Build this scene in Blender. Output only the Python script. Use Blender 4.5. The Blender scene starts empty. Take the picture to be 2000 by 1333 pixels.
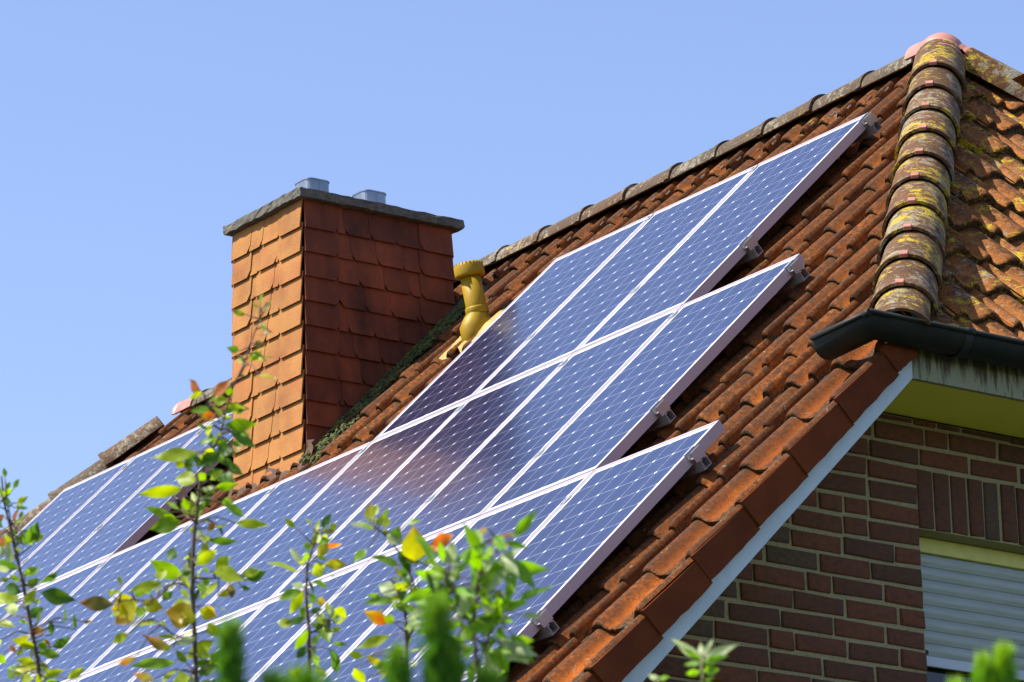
import bpy, bmesh, math, random
from mathutils import Vector, Matrix
random.seed(7)
sc = bpy.context.scene
Z0 = 8.87                       # height of the panel-plane origin above the ground
TH = math.radians(44.933)       # pitch of the main roof slope
ST, CT = math.sin(TH), math.cos(TH)

# ---------------------------------------------------------------- camera
cd = bpy.data.cameras.new('camera'); cam = bpy.data.objects.new('camera', cd)
sc.collection.objects.link(cam); sc.camera = cam
cR = Vector((0.576598, 0.816699, -0.023199)); cU = Vector((0.259626, -0.156229, 0.952988)); cF = Vector((-0.77468, 0.555514, 0.302118))
CP = Vector((14.9396, -12.7715, 1.5966))
cam.matrix_world = Matrix(((cR.x, cU.x, -cF.x, CP.x), (cR.y, cU.y, -cF.y, CP.y), (cR.z, cU.z, -cF.z, CP.z), (0, 0, 0, 1)))
cd.sensor_width = 36; cd.lens = 158.58; cd.clip_start = .1; cd.clip_end = 5000
cd.dof.use_dof = True; cd.dof.focus_distance = 20.6; cd.dof.aperture_fstop = 17

# ---------------------------------------------------------------- sky and sun
SUN_EL, SUN_AZ = math.radians(51), math.radians(24)     # azimuth measured from -Y towards -X
sdir = Vector((-math.cos(SUN_EL) * math.sin(SUN_AZ), -math.cos(SUN_EL) * math.cos(SUN_AZ), math.sin(SUN_EL)))
w = bpy.data.worlds.new("World"); sc.world = w; w.use_nodes = True
nt = w.node_tree; bg = nt.nodes['Background']
sky = nt.nodes.new('ShaderNodeTexSky'); sky.sky_type = 'NISHITA'; sky.sun_disc = False
sky.sun_elevation = SUN_EL; sky.sun_rotation = math.atan2(sdir.x, sdir.y)
sky.altitude = 50; sky.air_density = 1.0; sky.dust_density = .6; sky.ozone_density = 2.0
tint = nt.nodes.new('ShaderNodeMix'); tint.data_type = 'RGBA'; tint.blend_type = 'MULTIPLY'; tint.inputs[0].default_value = 1
tint.inputs[7].default_value = (1.0, .925, 1.01, 1)       # a slightly violet summer sky
nt.links.new(sky.outputs[0], tint.inputs[6]); nt.links.new(tint.outputs[2], bg.inputs[0]); bg.inputs[1].default_value = 0.118
sl = bpy.data.lights.new('sun', 'SUN'); sl.energy = 4.9; sl.angle = math.radians(.53); sl.color = (1, .94, .84)
so = bpy.data.objects.new('sun', sl); sc.collection.objects.link(so)
so.rotation_euler = sdir.to_track_quat('Z', 'Y').to_euler(); so.location = (0, -20, 30)
sc.view_settings.view_transform = 'Standard'; sc.view_settings.look = 'None'
sc.view_settings.exposure = 1.0; sc.view_settings.gamma = 1

# ---------------------------------------------------------------- helpers
N = Vector((0, -ST, CT))
def pt(X, t, off=0.):           # point on the main slope: X along the ridge, t down the slope, off along the normal
    return Vector((X, -t * CT, Z0 - t * ST)) + N * off

class MB:
    def __init__(s): s.v = []; s.f = []; s.a = {}; s.sm = []
    def vert(s, p, **at):
        i = len(s.v); s.v.append(tuple(p))
        for k, x in at.items(): s.a.setdefault(k, {})[i] = x
        return i
    def face(s, *ix, smooth=False): s.f.append(ix); s.sm.append(smooth)
    def grid(s, rows, smooth=True, close=False, **at):
        ids = [[s.vert(p, **at) for p in r] for r in rows]
        for a, b in zip(ids, ids[1:]):
            n = len(a)
            for j in range(n if close else n - 1):
                s.face(a[j], a[(j + 1) % n], b[(j + 1) % n], b[j], smooth=smooth)
        return ids
    def box(s, c, sz, rot=None, **at):      # centre, size, optional 3x3 axes (list of vectors)
        ax = rot or [Vector((1, 0, 0)), Vector((0, 1, 0)), Vector((0, 0, 1))]
        c = Vector(c); q = []
        for k in range(8):
            d = [(1 if k >> b & 1 else -1) * sz[b] / 2 for b in range(3)]
            q.append(s.vert(c + ax[0] * d[0] + ax[1] * d[1] + ax[2] * d[2], **at))
        for f in ((0, 2, 3, 1), (4, 5, 7, 6), (0, 1, 5, 4), (2, 6, 7, 3), (0, 4, 6, 2), (1, 3, 7, 5)): s.face(*[q[i] for i in f])
    def prism(s, poly, d, **at):            # planar polygon (list of points) extruded by vector d
        a = [s.vert(p, **at) for p in poly]; b = [s.vert(Vector(p) + d, **at) for p in poly]; n = len(poly)
        s.face(*a[::-1]); s.face(*b)
        for i in range(n): s.face(a[i], a[(i + 1) % n], b[(i + 1) % n], b[i])
    def tube(s, path, rad, n=16, cap=True, smooth=True, **at):
        path = [Vector(p) for p in path]; rows = []
        if not hasattr(rad, '__len__'): rad = [rad] * len(path)
        ref = None
        for i, p in enumerate(path):
            d = (path[min(i + 1, len(path) - 1)] - path[max(i - 1, 0)])
            if d.length < 1e-9: d = path[-1] - path[0]
            d.normalize()
            if ref is None: ref = Vector((1, 0, 0)) if abs(d.x) < .8 else Vector((0, 1, 0))
            e1 = (ref - d * ref.dot(d)).normalized(); e2 = d.cross(e1); ref = e1
            rows.append([p + (e1 * math.cos(6.28318530718 * k / n) + e2 * math.sin(6.28318530718 * k / n)) * rad[i] for k in range(n)])
        ids = s.grid(rows, smooth, True, **at)
        if cap: s.face(*ids[0][::-1]); s.face(*ids[-1])
    def build(s, name, mat, parent=None, bevel=0, recalc=False):
        me = bpy.data.meshes.new(name); me.from_pydata(s.v, [], s.f)
        me.polygons.foreach_set('use_smooth', s.sm)
        for k, d in s.a.items():
            x0 = next(iter(d.values()))
            if isinstance(x0, tuple):
                at = me.attributes.new(k, 'FLOAT_COLOR', 'POINT'); fl = []
                for i in range(len(s.v)): fl += list(d.get(i, (0, 0, 0, 1)))
                at.data.foreach_set('color', fl)
            else:
                at = me.attributes.new(k, 'FLOAT', 'POINT'); at.data.foreach_set('value', [d.get(i, 0.) for i in range(len(s.v))])
        if recalc:
            bm = bmesh.new(); bm.from_mesh(me); bmesh.ops.recalc_face_normals(bm, faces=bm.faces); bm.to_mesh(me); bm.free()
        me.materials.append(mat); me.update()
        o = bpy.data.objects.new(name, me); sc.collection.objects.link(o)
        if parent:
            o.parent = parent
            if not parent.get('local'): o.matrix_parent_inverse = parent.matrix_basis.inverted()
        if bevel:
            m = o.modifiers.new('bevel', 'BEVEL'); m.width = bevel; m.segments = 2; m.limit_method = 'ANGLE'
        return o

def empty(name, loc=(0, 0, 0), rot=None):
    o = bpy.data.objects.new(name, None); sc.collection.objects.link(o)
    M = Matrix.Translation(Vector(loc))
    if rot: M = M @ rot
    o.matrix_basis = M; o.empty_display_size = .2
    return o
def tag(o, label=None, cat=None, group=None, kind=None):
    for k, x in (('label', label), ('category', cat), ('group', group), ('kind', kind)):
        if x: o[k] = x
    return o

# ---------------------------------------------------------------- material helpers
class MT:
    def __init__(s, name):
        s.m = bpy.data.materials.new(name); s.m.use_nodes = True; s.t = s.m.node_tree
        s.b = s.t.nodes['Principled BSDF']; s.out = s.t.nodes['Material Output']
    def n(s, typ, ins={}, **props):
        x = s.t.nodes.new('ShaderNode' + typ)
        for k, v in props.items(): setattr(x, k, v)
        for k, v in ins.items(): s.set(x.inputs[k], v)
        return x
    def set(s, sock, v):
        if isinstance(v, bpy.types.NodeSocket): s.t.links.new(v, sock)
        elif isinstance(v, (tuple, list)) and len(v) == 3 and sock.type == 'RGBA': sock.default_value = (*v, 1)
        else: sock.default_value = v
    def p(s, **kw):
        for k, v in kw.items(): s.set(s.b.inputs[k.replace('_', ' ')], v)
        return s
    def obj(s): return s.n('TexCoord').outputs['Object']
    def noise(s, scale, vec=None, detail=4, rough=.55, dist=0):
        return s.n('TexNoise', {'Vector': vec or s.obj(), 'Scale': scale, 'Detail': detail, 'Roughness': rough, 'Distortion': dist}).outputs['Fac']
    def ramp(s, fac, a, b, lo=0., hi=1.):
        return s.n('MapRange', {0: fac, 1: a, 2: b, 3: lo, 4: hi}, clamp=True).outputs[0]
    def mix(s, f, a, b):
        x = s.n('Mix', data_type='RGBA'); s.set(x.inputs[0], f); s.set(x.inputs[6], a); s.set(x.inputs[7], b); return x.outputs[2]
    def math(s, op, a, b=0., c=0.):
        x = s.n('Math', operation=op); s.set(x.inputs[0], a); s.set(x.inputs[1], b); s.set(x.inputs[2], c); return x.outputs[0]
    def attr(s, name, col=False): return s.n('Attribute', attribute_name=name).outputs['Color' if col else 'Fac']
    def scalev(s, sc_, rot=(0, 0, 0)): return s.n('Mapping', {'Vector': s.obj(), 'Scale': sc_, 'Rotation': rot}).outputs[0]
    def bump(s, h, strength=.4, dist=.004):
        s.set(s.b.inputs['Normal'], s.n('Bump', {'Height': h, 'Strength': strength, 'Distance': dist}).outputs[0]); return s
# ---------------------------------------------------------------- materials
def clay(name, a, b, c, yel=0., wht=0., edge=.6, spec=.25, wscale=1.):
    m = MT(name); r = m.attr('rnd'); e = m.attr('edge')
    n1 = m.noise(6., detail=6, rough=.6); n2 = m.noise(45., detail=5, rough=.65); n3 = m.noise(230., detail=2)
    col = m.mix(m.ramp(n1, .36, .66), a, b)
    col = m.mix(m.ramp(r, .1, .95, 0, .75), col, c)
    col = m.mix(m.math('MULTIPLY', m.ramp(m.noise(17., detail=7, rough=.7), .5, .66), .45), col, (.06, .027, .014))
    cr = m.attr('crest')                       # weathered, greyer tops of the rolls
    col = m.mix(m.math('MULTIPLY', m.math('MULTIPLY', cr, m.ramp(n2, .3, .58)), .85), col, (.062, .034, .019))
    col = m.mix(m.math('MULTIPLY', m.ramp(n3, .54, .70), .7), col, (.03, .016, .01))
    col = m.mix(m.ramp(m.noise(75., detail=5, rough=.75), .5, .66, 0, .62), col, (.04, .02, .010))
    # growth of moss and dirt at the laps
    g = m.math('MULTIPLY', m.ramp(m.math('ADD', e, m.math('MULTIPLY', m.math('SUBTRACT', n2, .5), 1.5)), .5, .85), edge)
    col = m.mix(g, col, m.mix(m.ramp(m.noise(140.), .45, .62), (.016, .013, .008), (.085, .07, .04)))
    # lichens
    if wht:
        wv = m.noise(26. * wscale, detail=7, rough=.75, dist=.4)
        wv = m.math('ADD', wv, m.math('MULTIPLY', m.math('SUBTRACT', m.noise(4.), .5), .5))
        col = m.mix(m.ramp(wv, .66 - wht * .2, .74 - wht * .2, 0, .8), col, m.mix(m.ramp(m.noise(120.), .4, .6), (.13, .12, .085), (.31, .285, .215)))
    if yel:
        yv = m.noise(21. * wscale, vec=m.scalev((1, 1, 1.3)), detail=8, rough=.74, dist=.5)
        yv = m.math('ADD', yv, m.math('MULTIPLY', m.math('SUBTRACT', m.noise(3.3, vec=m.scalev((1, 1.1, 1), (1, 2, 0))), .5), .55))
        col = m.mix(m.ramp(yv, .70 - yel * .2, .75 - yel * .2, 0, .92), col, m.mix(m.ramp(m.noise(160.), .42, .62), (.2, .14, .015), (.55, .4, .03)))
    # pale droppings and specks
    d = m.n('TexVoronoi', {'Vector': m.obj(), 'Scale': 9.}).outputs['Distance']
    col = m.mix(m.ramp(m.math('ADD', d, m.math('MULTIPLY', n2, .12)), .075, .055, 0, .8), col, (.5, .47, .42))
    col = m.mix(m.attr('flap'), col, m.mix(m.ramp(n1, .35, .7), (.15, .036, .011), (.10, .026, .010)))  # flaps darker and redder than the tile tops: gable-side shade put into the colour
    m.p(Base_Color=col, Roughness=m.ramp(n2, .3, .7, .55, .85), Specular_IOR_Level=spec)
    m.bump(m.math('ADD', m.math('ADD', m.math('MULTIPLY', n2, 1.), m.math('MULTIPLY', n3, .4)), m.math('MULTIPLY', g, .8)), .55, .005)
    return m.m
M = {}
M['tile'] = clay('roof_clay', (.37, .105, .011), (.18, .047, .007), (.125, .036, .008), yel=.07, wht=.08, edge=1., spec=.05)
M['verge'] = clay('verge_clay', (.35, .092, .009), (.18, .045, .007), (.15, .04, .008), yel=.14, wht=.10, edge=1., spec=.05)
M['hip_plane'] = clay('hip_slope_clay', (.40, .15, .036), (.28, .10, .026), (.33, .12, .03), yel=.58, wht=.36, edge=.9, wscale=.8, spec=.05)
M['cap'] = clay('cap_clay', (.135, .066, .026), (.085, .048, .022), (.14, .06, .026), yel=.80, wht=.74, edge=0., wscale=.9, spec=.12)
M['ridge'] = clay('ridge_clay', (.10, .08, .055), (.06, .052, .036), (.11, .06, .03), yel=.34, wht=.68, edge=0., spec=.12)
m = MT('bare_clay'); m.p(Base_Color=m.mix(m.ramp(m.noise(30.), .4, .6), (.42, .17, .12), (.3, .11, .07)), Roughness=.7); M['bare'] = m.m
m = MT('pink_plastic'); m.p(Base_Color=m.mix(m.ramp(m.noise(12., detail=6), .4, .65), (.42, .19, .14), (.32, .13, .095)), Roughness=.42); M['pink'] = m.m
def simple(name, col, rough=.6, metal=0., nz=0., nscale=20., col2=None):
    m = MT(name)
    m.p(Base_Color=m.mix(m.ramp(m.noise(nscale, detail=6), .38, .64), col, col2 or col), Roughness=rough, Metallic=metal)
    if nz: m.bump(m.noise(nscale * 4), nz, .004)
    return m.m
# chimney tiles: sunlit and shaded faces toned apart in the colour, besides soot stains
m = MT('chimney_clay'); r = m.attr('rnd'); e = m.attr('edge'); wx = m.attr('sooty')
n2 = m.noise(60., detail=6, rough=.7); n1 = m.noise(3., detail=5)
col = m.mix(m.ramp(r, 0, 1), (.36, .14, .035), (.30, .095, .026))
col = m.mix(m.ramp(n1, .35, .7, 0, .6), col, (.36, .10, .034))
soot = m.ramp(m.math('ADD', m.math('ADD', m.noise(4., vec=m.scalev((1, 1, .5)), detail=6, rough=.6), m.math('MULTIPLY', r, .10)), m.math('MULTIPLY', wx, .26)), .5, 1.0, 0, .95)  # soot stains, made heavier on the shaded faces to deepen their shade
col = m.mix(m.math('MULTIPLY', wx, .85), col, m.mix(r, (.36, .075, .028), (.26, .055, .022)))  # darker red on the faces away from the sun, shade mixed into the clay
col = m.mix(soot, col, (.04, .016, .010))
col = m.mix(m.math('MULTIPLY', m.math('SUBTRACT', 1., wx), m.ramp(m.noise(7., detail=6), .3, .7, .15, .6)), col, (.40, .23, .06))  # paler ochre on the sunlit face, sunlight mixed into the clay
col = m.mix(m.math('MULTIPLY', m.ramp(m.noise(330., detail=1), .57, .66), m.ramp(m.math('ADD', e, m.math('MULTIPLY', n1, .8)), .55, 1.1, 0, .8)), col, (.05, .03, .02))
m.p(Base_Color=col, Roughness=.7, Specular_IOR_Level=.15); m.bump(n2, .15, .002); M['chim'] = m.m
M['core'] = simple('dark_underlay', (.03, .017, .012), .9)
# concrete
m = MT('weathered_concrete'); n1 = m.noise(25., detail=8, rough=.75); n2 = m.noise(160., detail=3)
col = m.mix(m.ramp(n1, .4, .62), (.12, .112, .088), (.05, .047, .038)); col = m.mix(m.ramp(n2, .52, .66), col, (.04, .036, .03))
col = m.mix(m.ramp(m.noise(18., detail=6, rough=.7), .62, .68, 0, .6), col, (.3, .25, .06))
m.p(Base_Color=col, Roughness=.9); m.bump(m.math('ADD', n1, m.math('MULTIPLY', n2, .5)), .9, .006); M['concrete'] = m.m
m = MT('zinc'); m.p(Base_Color=m.mix(m.ramp(m.noise(9., detail=4), .35, .65), (.26, .29, .33), (.19, .22, .26)), Metallic=.8, Roughness=.38); M['steel'] = m.m
m = MT('yellow_plastic'); n1 = m.noise(10., detail=6)
m.p(Base_Color=m.mix(m.ramp(n1, .35, .7), (.33, .21, .008), (.25, .155, .006)), Roughness=.5, Specular_IOR_Level=.22); M['yellow'] = m.m
m = MT('yellow_lead'); m.p(Base_Color=m.mix(m.ramp(m.noise(16., detail=6), .35, .7), (.40, .28, .05), (.26, .17, .03)), Roughness=.55); M['flash'] = m.m
# moss
m = MT('moss'); n1 = m.noise(14., detail=4); n2 = m.noise(150., detail=4)
col = m.mix(m.ramp(n1, .4, .62), (.045, .058, .010), (.12, .13, .022)); col = m.mix(m.ramp(n2, .45, .65, 0, .7), col, (.028, .034, .01))
m.p(Base_Color=col, Roughness=.95); m.bump(n2, 1., .01); M['moss'] = m.m
# panels
m = MT('solar_glass'); x = m.n('SeparateXYZ', {0: m.obj()}).outputs
cw = .1265
def cellf(s, off): return m.math('FRACT', m.math('DIVIDE', m.math('ADD', s, off), cw))
fu, fv = cellf(x[0], cw * 3), cellf(m.math('SUBTRACT', x[1], .793), cw * 6)
au = m.math('ABSOLUTE', m.math('SUBTRACT', fu, .5)); av = m.math('ABSOLUTE', m.math('SUBTRACT', fv, .5))
gap = m.math('MAXIMUM', m.math('GREATER_THAN', au, .4948), m.math('GREATER_THAN', av, .4955))
cor = m.math('GREATER_THAN', m.math('ADD', au, av), .93)
bus = m.math('LESS_THAN', m.math('ABSOLUTE', m.math('SUBTRACT', au, .235)), .006)
outr = m.math('MAXIMUM', m.math('GREATER_THAN', m.math('ABSOLUTE', x[0]), cw * 3), m.math('GREATER_THAN', m.math('ABSOLUTE', m.math('SUBTRACT', x[1], .793)), cw * 6))
cid = m.n('CombineXYZ', {0: m.math('FLOOR', m.math('DIVIDE', m.math('ADD', x[0], cw * 3), cw)), 1: m.math('FLOOR', m.math('DIVIDE', x[1], cw)), 2: m.n('ObjectInfo').outputs['Random']}).outputs[0]
cr = m.n('TexWhiteNoise', {0: cid}).outputs[0]
cell = m.mix(cr, (.007, .010, .038), (.010, .013, .050))
cell = m.mix(m.math('MULTIPLY', bus, .8), cell, (.16, .19, .30))
col = m.mix(m.math('MAXIMUM', gap, m.math('MAXIMUM', cor, outr)), cell, (.80, .82, .84))
rnd = m.n('ObjectInfo').outputs['Random']
dust = m.math('ADD', m.math('MULTIPLY', m.ramp(m.noise(9., vec=m.scalev((1, .12, 1)), detail=6, rough=.65), .45, .75), m.ramp(rnd, 0, 1, .006, .03)), m.ramp(m.math('ADD', x[1], m.math('MULTIPLY', m.noise(30.), .03)), .055, .02, 0, .10))
col = m.mix(dust, col, (.4, .38, .34))
m.p(Base_Color=col, Roughness=.22, IOR=1.5, Specular_IOR_Level=.5, Coat_Weight=.55, Coat_Roughness=.11, Coat_IOR=1.5)
m.set(m.b.inputs['Specular Tint'], (.62, .62, 1., 1)); M['glass'] = m.m
m = MT('anodised_aluminium'); m.p(Base_Color=(.40, .355, .395), Metallic=0., Roughness=.4, Specular_IOR_Level=.3); M['alu'] = m.m
m = MT('mill_aluminium'); m.p(Base_Color=(.42, .43, .46), Metallic=.6, Roughness=.35); M['rail'] = m.m
M['bolt'] = simple('bolt_steel', (.35, .35, .36), .3, 1.)
M['back'] = simple('panel_backsheet', (.6, .6, .6), .6)
# gutter, boards
m = MT('gutter_grey'); n1 = m.noise(20., vec=m.scalev((1, 1, .25)), detail=6)
m.p(Base_Color=m.mix(m.ramp(n1, .4, .65), (.014, .018, .020), (.020, .021, .017)), Roughness=.55, Specular_IOR_Level=.2); m.bump(n1, .12, .003); M['gutter'] = m.m
m = MT('barge_paint'); n1 = m.noise(8., vec=m.scalev((1, 1, 1)), detail=6)
col = m.mix(m.ramp(n1, .35, .7), (.48, .56, .60), (.40, .47, .50)); col = m.mix(m.ramp(m.noise(190.), .7, .76), col, (.2, .18, .15))
m.p(Base_Color=col, Roughness=.55); M['barge'] = m.m
m = MT('peeling_paint'); n1 = m.noise(30., vec=m.scalev((1, 1, .12)), detail=8, rough=.7); n2 = m.noise(70., vec=m.scalev((1, 1, .2)), detail=4)
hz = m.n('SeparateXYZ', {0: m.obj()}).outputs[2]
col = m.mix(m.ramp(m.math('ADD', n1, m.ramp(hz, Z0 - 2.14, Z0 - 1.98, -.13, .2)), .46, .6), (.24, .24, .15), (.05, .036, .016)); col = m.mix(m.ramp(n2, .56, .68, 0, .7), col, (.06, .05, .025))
m.p(Base_Color=col, Roughness=.75); m.bump(n1, .5, .003); M['fascia'] = m.m
m = MT('soffit_paint'); n1 = m.noise(4., vec=m.scalev((1, .5, 1)), detail=6)
col = m.mix(m.ramp(n1, .35, .7), (.86, .78, .12), (.78, .68, .10)); col = m.mix(m.ramp(m.noise(40., detail=6), .66, .74, 0, .5), col, (.15, .14, .05))
m.p(Base_Color=col, Roughness=.7); M['soffit'] = m.m
m = MT('brick'); r = m.attr('rnd'); n1 = m.noise(28., vec=m.scalev((1, 1, 1.8)), detail=7, rough=.7); n2 = m.noise(180., detail=3)
col = m.mix(m.ramp(r, 0, .75), (.150, .040, .010), (.085, .028, .009)); col = m.mix(m.ramp(r, .78, .95), col, (.08, .045, .02))
col = m.mix(m.ramp(n1, .42, .68, 0, .75), col, (.035, .018, .014)); col = m.mix(m.ramp(n2, .6, .72, 0, .4), col, (.24, .12, .08))
m.p(Base_Color=col, Roughness=.85); m.bump(m.math('ADD', n1, m.math('MULTIPLY', n2, .5)), .8, .005); M['brick'] = m.m
m = MT('mortar'); n1 = m.noise(120., detail=5, rough=.7)
m.p(Base_Color=m.mix(m.ramp(n1, .35, .68), (.39, .33, .175), (.22, .19, .10)), Roughness=.95); m.bump(n1, 1., .006); M['mortar'] = m.m
m = MT('shutter_plastic'); x_ = m.n('SeparateXYZ', {0: m.obj()}).outputs
fz = m.math('FRACT', m.math('DIVIDE', m.math('SUBTRACT', Z0 - 2.666, x_[2]), .0527)); fy = m.math('FRACT', m.math('DIVIDE', x_[1], .0135))
hole = m.math('MULTIPLY', m.math('GREATER_THAN', fz, .93), m.math('GREATER_THAN', fy, .38))
m.p(Base_Color=m.mix(hole, m.mix(m.ramp(m.noise(6., vec=m.scalev((1, 1, 8)), detail=5), .35, .7), (.33, .37, .36), (.27, .31, .28)), (.03, .03, .03)), Roughness=.42); M['shutter'] = m.m
M['shutter_bar'] = simple('shutter_bar_grey', (.40, .45, .52), .4)
M['slot'] = simple('dark_slot', (.02, .02, .02), .8)
M['strip'] = simple('cream_strip', (.58, .56, .16), .6, nscale=10, col2=(.5, .48, .13))
m = MT('window_glass'); m.p(Base_Color=(.012, .014, .016), Roughness=.06, Specular_IOR_Level=.5); M['wglass'] = m.m
M['render'] = simple('brick_plain', (.16, .06, .04), .9, nz=.5, nscale=12., col2=(.11, .045, .03))
M['apron'] = simple('flashing_mortar', (.10, .045, .022), .9, nz=.8, nscale=20., col2=(.05, .03, .02))
M['dirt'] = simple('dark_mortar', (.07, .06, .045), .95, nz=1., nscale=30., col2=(.035, .04, .02))
M['comb'] = simple('eaves_comb', (.34, .30, .24), .6, nscale=60., col2=(.1, .085, .07))
m = MT('lawn'); n1 = m.noise(.35, detail=6); n2 = m.noise(40., detail=4)
m.p(Base_Color=m.mix(m.ramp(n2, .35, .7), m.mix(m.ramp(n1, .4, .65), (.035, .055, .012), (.05, .068, .016)), (.025, .04, .009)), Roughness=.9); m.bump(n2, .8, .05); M['lawn'] = m.m
# foliage
def leafmat(name, rough=.42, trans=.45):
    m = MT(name); c = m.attr('col', True); n = m.noise(90., detail=4)
    c2 = m.mix(m.ramp(n, .42, .7, 0, .35), c, m.n('HueSaturation', {'Hue': .48, 'Saturation': 1., 'Value': .55, 'Fac': 1., 'Color': c}).outputs[0])
    m.p(Base_Color=c2, Roughness=rough, Specular_IOR_Level=.35)
    tr = m.n('BsdfTranslucent', {'Color': m.n('HueSaturation', {'Hue': .49, 'Saturation': 1.1, 'Value': 1.25, 'Fac': 1., 'Color': c2}).outputs[0]})
    mx = m.n('MixShader', {0: trans, 1: m.b.outputs[0], 2: tr.outputs[0]}); m.t.links.new(mx.outputs[0], m.out.inputs[0])
    return m.m
M['leaf'] = leafmat('leaf', .42, .58); M['needle'] = leafmat('needle', .5, .3)
M['twig'] = simple('twig_bark', (.11, .07, .045), .8, nscale=60., col2=(.07, .05, .03))
M['greenstem'] = simple('green_shoot', (.16, .17, .04), .7, nscale=60., col2=(.10, .09, .03))
# ---------------------------------------------------------------- ground
mb = MB(); mb.grid([[(-400 + 100 * i, -400 + 100 * j, 0) for i in range(9)] for j in range(9)], smooth=False)
tag(mb.build('ground', M['lawn']), kind='structure')

# ---------------------------------------------------------------- the house
XR, YR, ZR = -.245, .68, Z0 + .494      # right end of the ridge (level of the tile crests)
XL = -7.2                               # left end of the ridge
HT = 2.444 / 2.45                       # drop per metre of run of the hip planes
XV, XW, XB = 2.235, 1.79, 2.20          # verge edge, gable wall face, bargeboard face
EAVE_T = 6.6
CR = -.125                              # tile crest level below the panel plane
GAUGE, TW = .34, .29
house = empty('house', (-3.5, .68, 0))
tag(house, 'brick house with a steep orange clay tile roof, half-hipped gable and tile-clad chimney', 'house')

PROF = [(-0.029, -0.004), (-0.0222, 0.014), (-0.0155, 0.032), (-0.0068, 0.042), (0.0039, 0.043), (0.0126, 0.036), (0.0184, 0.018), (0.0203, -0.012), (0.0329, -0.013), (0.0542, -0.009), (0.0774, -0.003), (0.0967, 0.006), (0.1122, 0.02), (0.1276, 0.034), (0.1431, 0.041), (0.1586, 0.041), (0.1741, 0.034), (0.1886, 0.019), (0.2031, 0.004), (0.2185, -0.004), (0.2398, -0.008), (0.2611, -0.006)]
def add_tile(mb, P, ok, x0, t0, prof, detail=True, lift=.023, lip_d=.014):
    """one interlocking tile: x0 narrow roll, t0 lower lip; P(x,t,n) maps to space; ok(x,t) keeps or drops"""
    rnd = random.random(); jx = random.uniform(-.004, .004); jn = random.uniform(-.004, .005); sk = random.uniform(-.006, .006)
    ss = (-.10, .0, .25, .5, .72, .86, .93, .975, 1.) if detail else (-.1, .5, 1.)
    rows = []
    for s in ss:
        row = []
        for x, h in prof:
            fl = 1 + .06 * max(0, s)
            end = 1. if s < .9 else (1. - .5 * ((s - .9) / .1) ** 2)
            hh = h * fl * (end if h > 0 else 1)
            tt = t0 - GAUGE + s * GAUGE + sk * x * 3 - (.010 * max(0., h) / .031 if s == 1. else 0)
            row.append((x0 + x + jx, tt, -.0335 + hh + lift * s + jn, s, h))
        rows.append(row)
    if detail:
        lip = rows[-1]
        rows.append([(x, t - .003, n - lip_d, 1., -1) for x, t, n, s, h in lip])
        rows.append([(x, t - .022, n - lip_d - .018, 1.1, -1) for x, t, n, s, h in lip])
    ids = []
    for row in rows:
        r = []
        for x, t, n, s, h in row:
            e = max(0, 1 - abs(1. - s) / .16) * (.75 if h > -.5 else 1.)
            if -.11 < s < .12 and h < .01: e = max(e, .55)
            if -.5 < h <= -.007: e = max(e, .8)
            r.append(mb.vert(P(x, t, n), rnd=rnd, edge=e, crest=max(0., h) / .031))
        ids.append(r)
    nr = len(rows)
    for i in range(nr - 1):
        for j in range(len(prof) - 1):
            x = (rows[i][j][0] + rows[i][j + 1][0]) / 2; t = (rows[i][j][1] + rows[i + 1][j][1]) / 2
            if ok(x, t): mb.face(ids[i][j], ids[i][j + 1], ids[i + 1][j + 1], ids[i + 1][j], smooth=(i != nr - 3 or not detail))

# main slope -------------------------------------------------------
def hip_x(t):      # right hip line on the main slope
    y = pt(0, t, CR).y; return XR + (YR - y)
def hip_xl(t):
    y = pt(0, t, CR).y; return XL - (YR - y)
CH = (-4.455, -3.80, -.66, .262)          # chimney footprint
def ok_main(x, t):
    if x > hip_x(t) + .02 or (x > 1.775 and t > 2.55): return False
    if x < hip_xl(t) - .02: return False
    y = pt(0, t, CR).y
    if CH[0] - .03 < x < CH[1] + .10 and CH[2] - .02 < y < CH[3]: return False
    return True
mb = MB()
tk = .43 - GAUGE * 4
while tk < EAVE_T + .1:
    lim_r = min(hip_x(tk) + .1, 1.98); lim_l = hip_xl(tk) - .1
    k = 0
    while True:
        x0 = 1.80 - TW * k
        if x0 + .3 < lim_l: break
        if x0 - .03 < lim_r and tk > -.7:
            # tiles whose centre is under the array are kept simpler
            hid = (x0 < -.55 and tk > .35 and x0 > -2.2 and tk < 6) or (x0 < .25 and tk > 1.95) or (x0 < 1.1 and tk > 3.55)
            add_tile(mb, lambda x, t, n: pt(x, t, CR + n), ok_main, x0, tk, PROF, not hid)
        k += 1
    tk += GAUGE
roof = mb.build('roof', M['tile'], house)
# solid under-layer of the roof (battens and felt), so no light leaks through
mb = MB()
def q(*p): mb.face(*[mb.vert(a) for a in p])
eave = pt(0, EAVE_T, CR)
ZE, YE = eave.z - .09, eave.y
D = -.09
def ap(v, d=D): return Vector((v[0], v[1], v[2] + d))
hz = Z0 - 1.88; hrun = (ZR - hz) / HT      # hips end here
hipR = (XR + hrun, YR - hrun, hz); hipRb = (XR + hrun, YR + hrun, hz)
hipL = (XL - hrun, YR - hrun, hz); hipLb = (XL - hrun, YR + hrun, hz)
yb = 2 * YR - YE
q(ap((XL, YR, ZR)), ap((XR, YR, ZR)), ap(hipR), ap((XB - .03, hipR[1], hz)), (XB - .03, YE, ZE), (XL - hrun, YE, ZE), ap(hipL))
q(ap((XR, YR, ZR)), ap((XL, YR, ZR)), ap(hipLb), (XL - hrun, yb, ZE), (XB - .03, yb, ZE), ap((XB - .03, hipRb[1], hz)), ap(hipRb))
q(ap((XR, YR, ZR)), ap(hipRb), ap(hipR)); q(ap((XL, YR, ZR)), ap(hipL), ap(hipLb))
mb.build('roof_underlay', M['core'], house)

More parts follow.
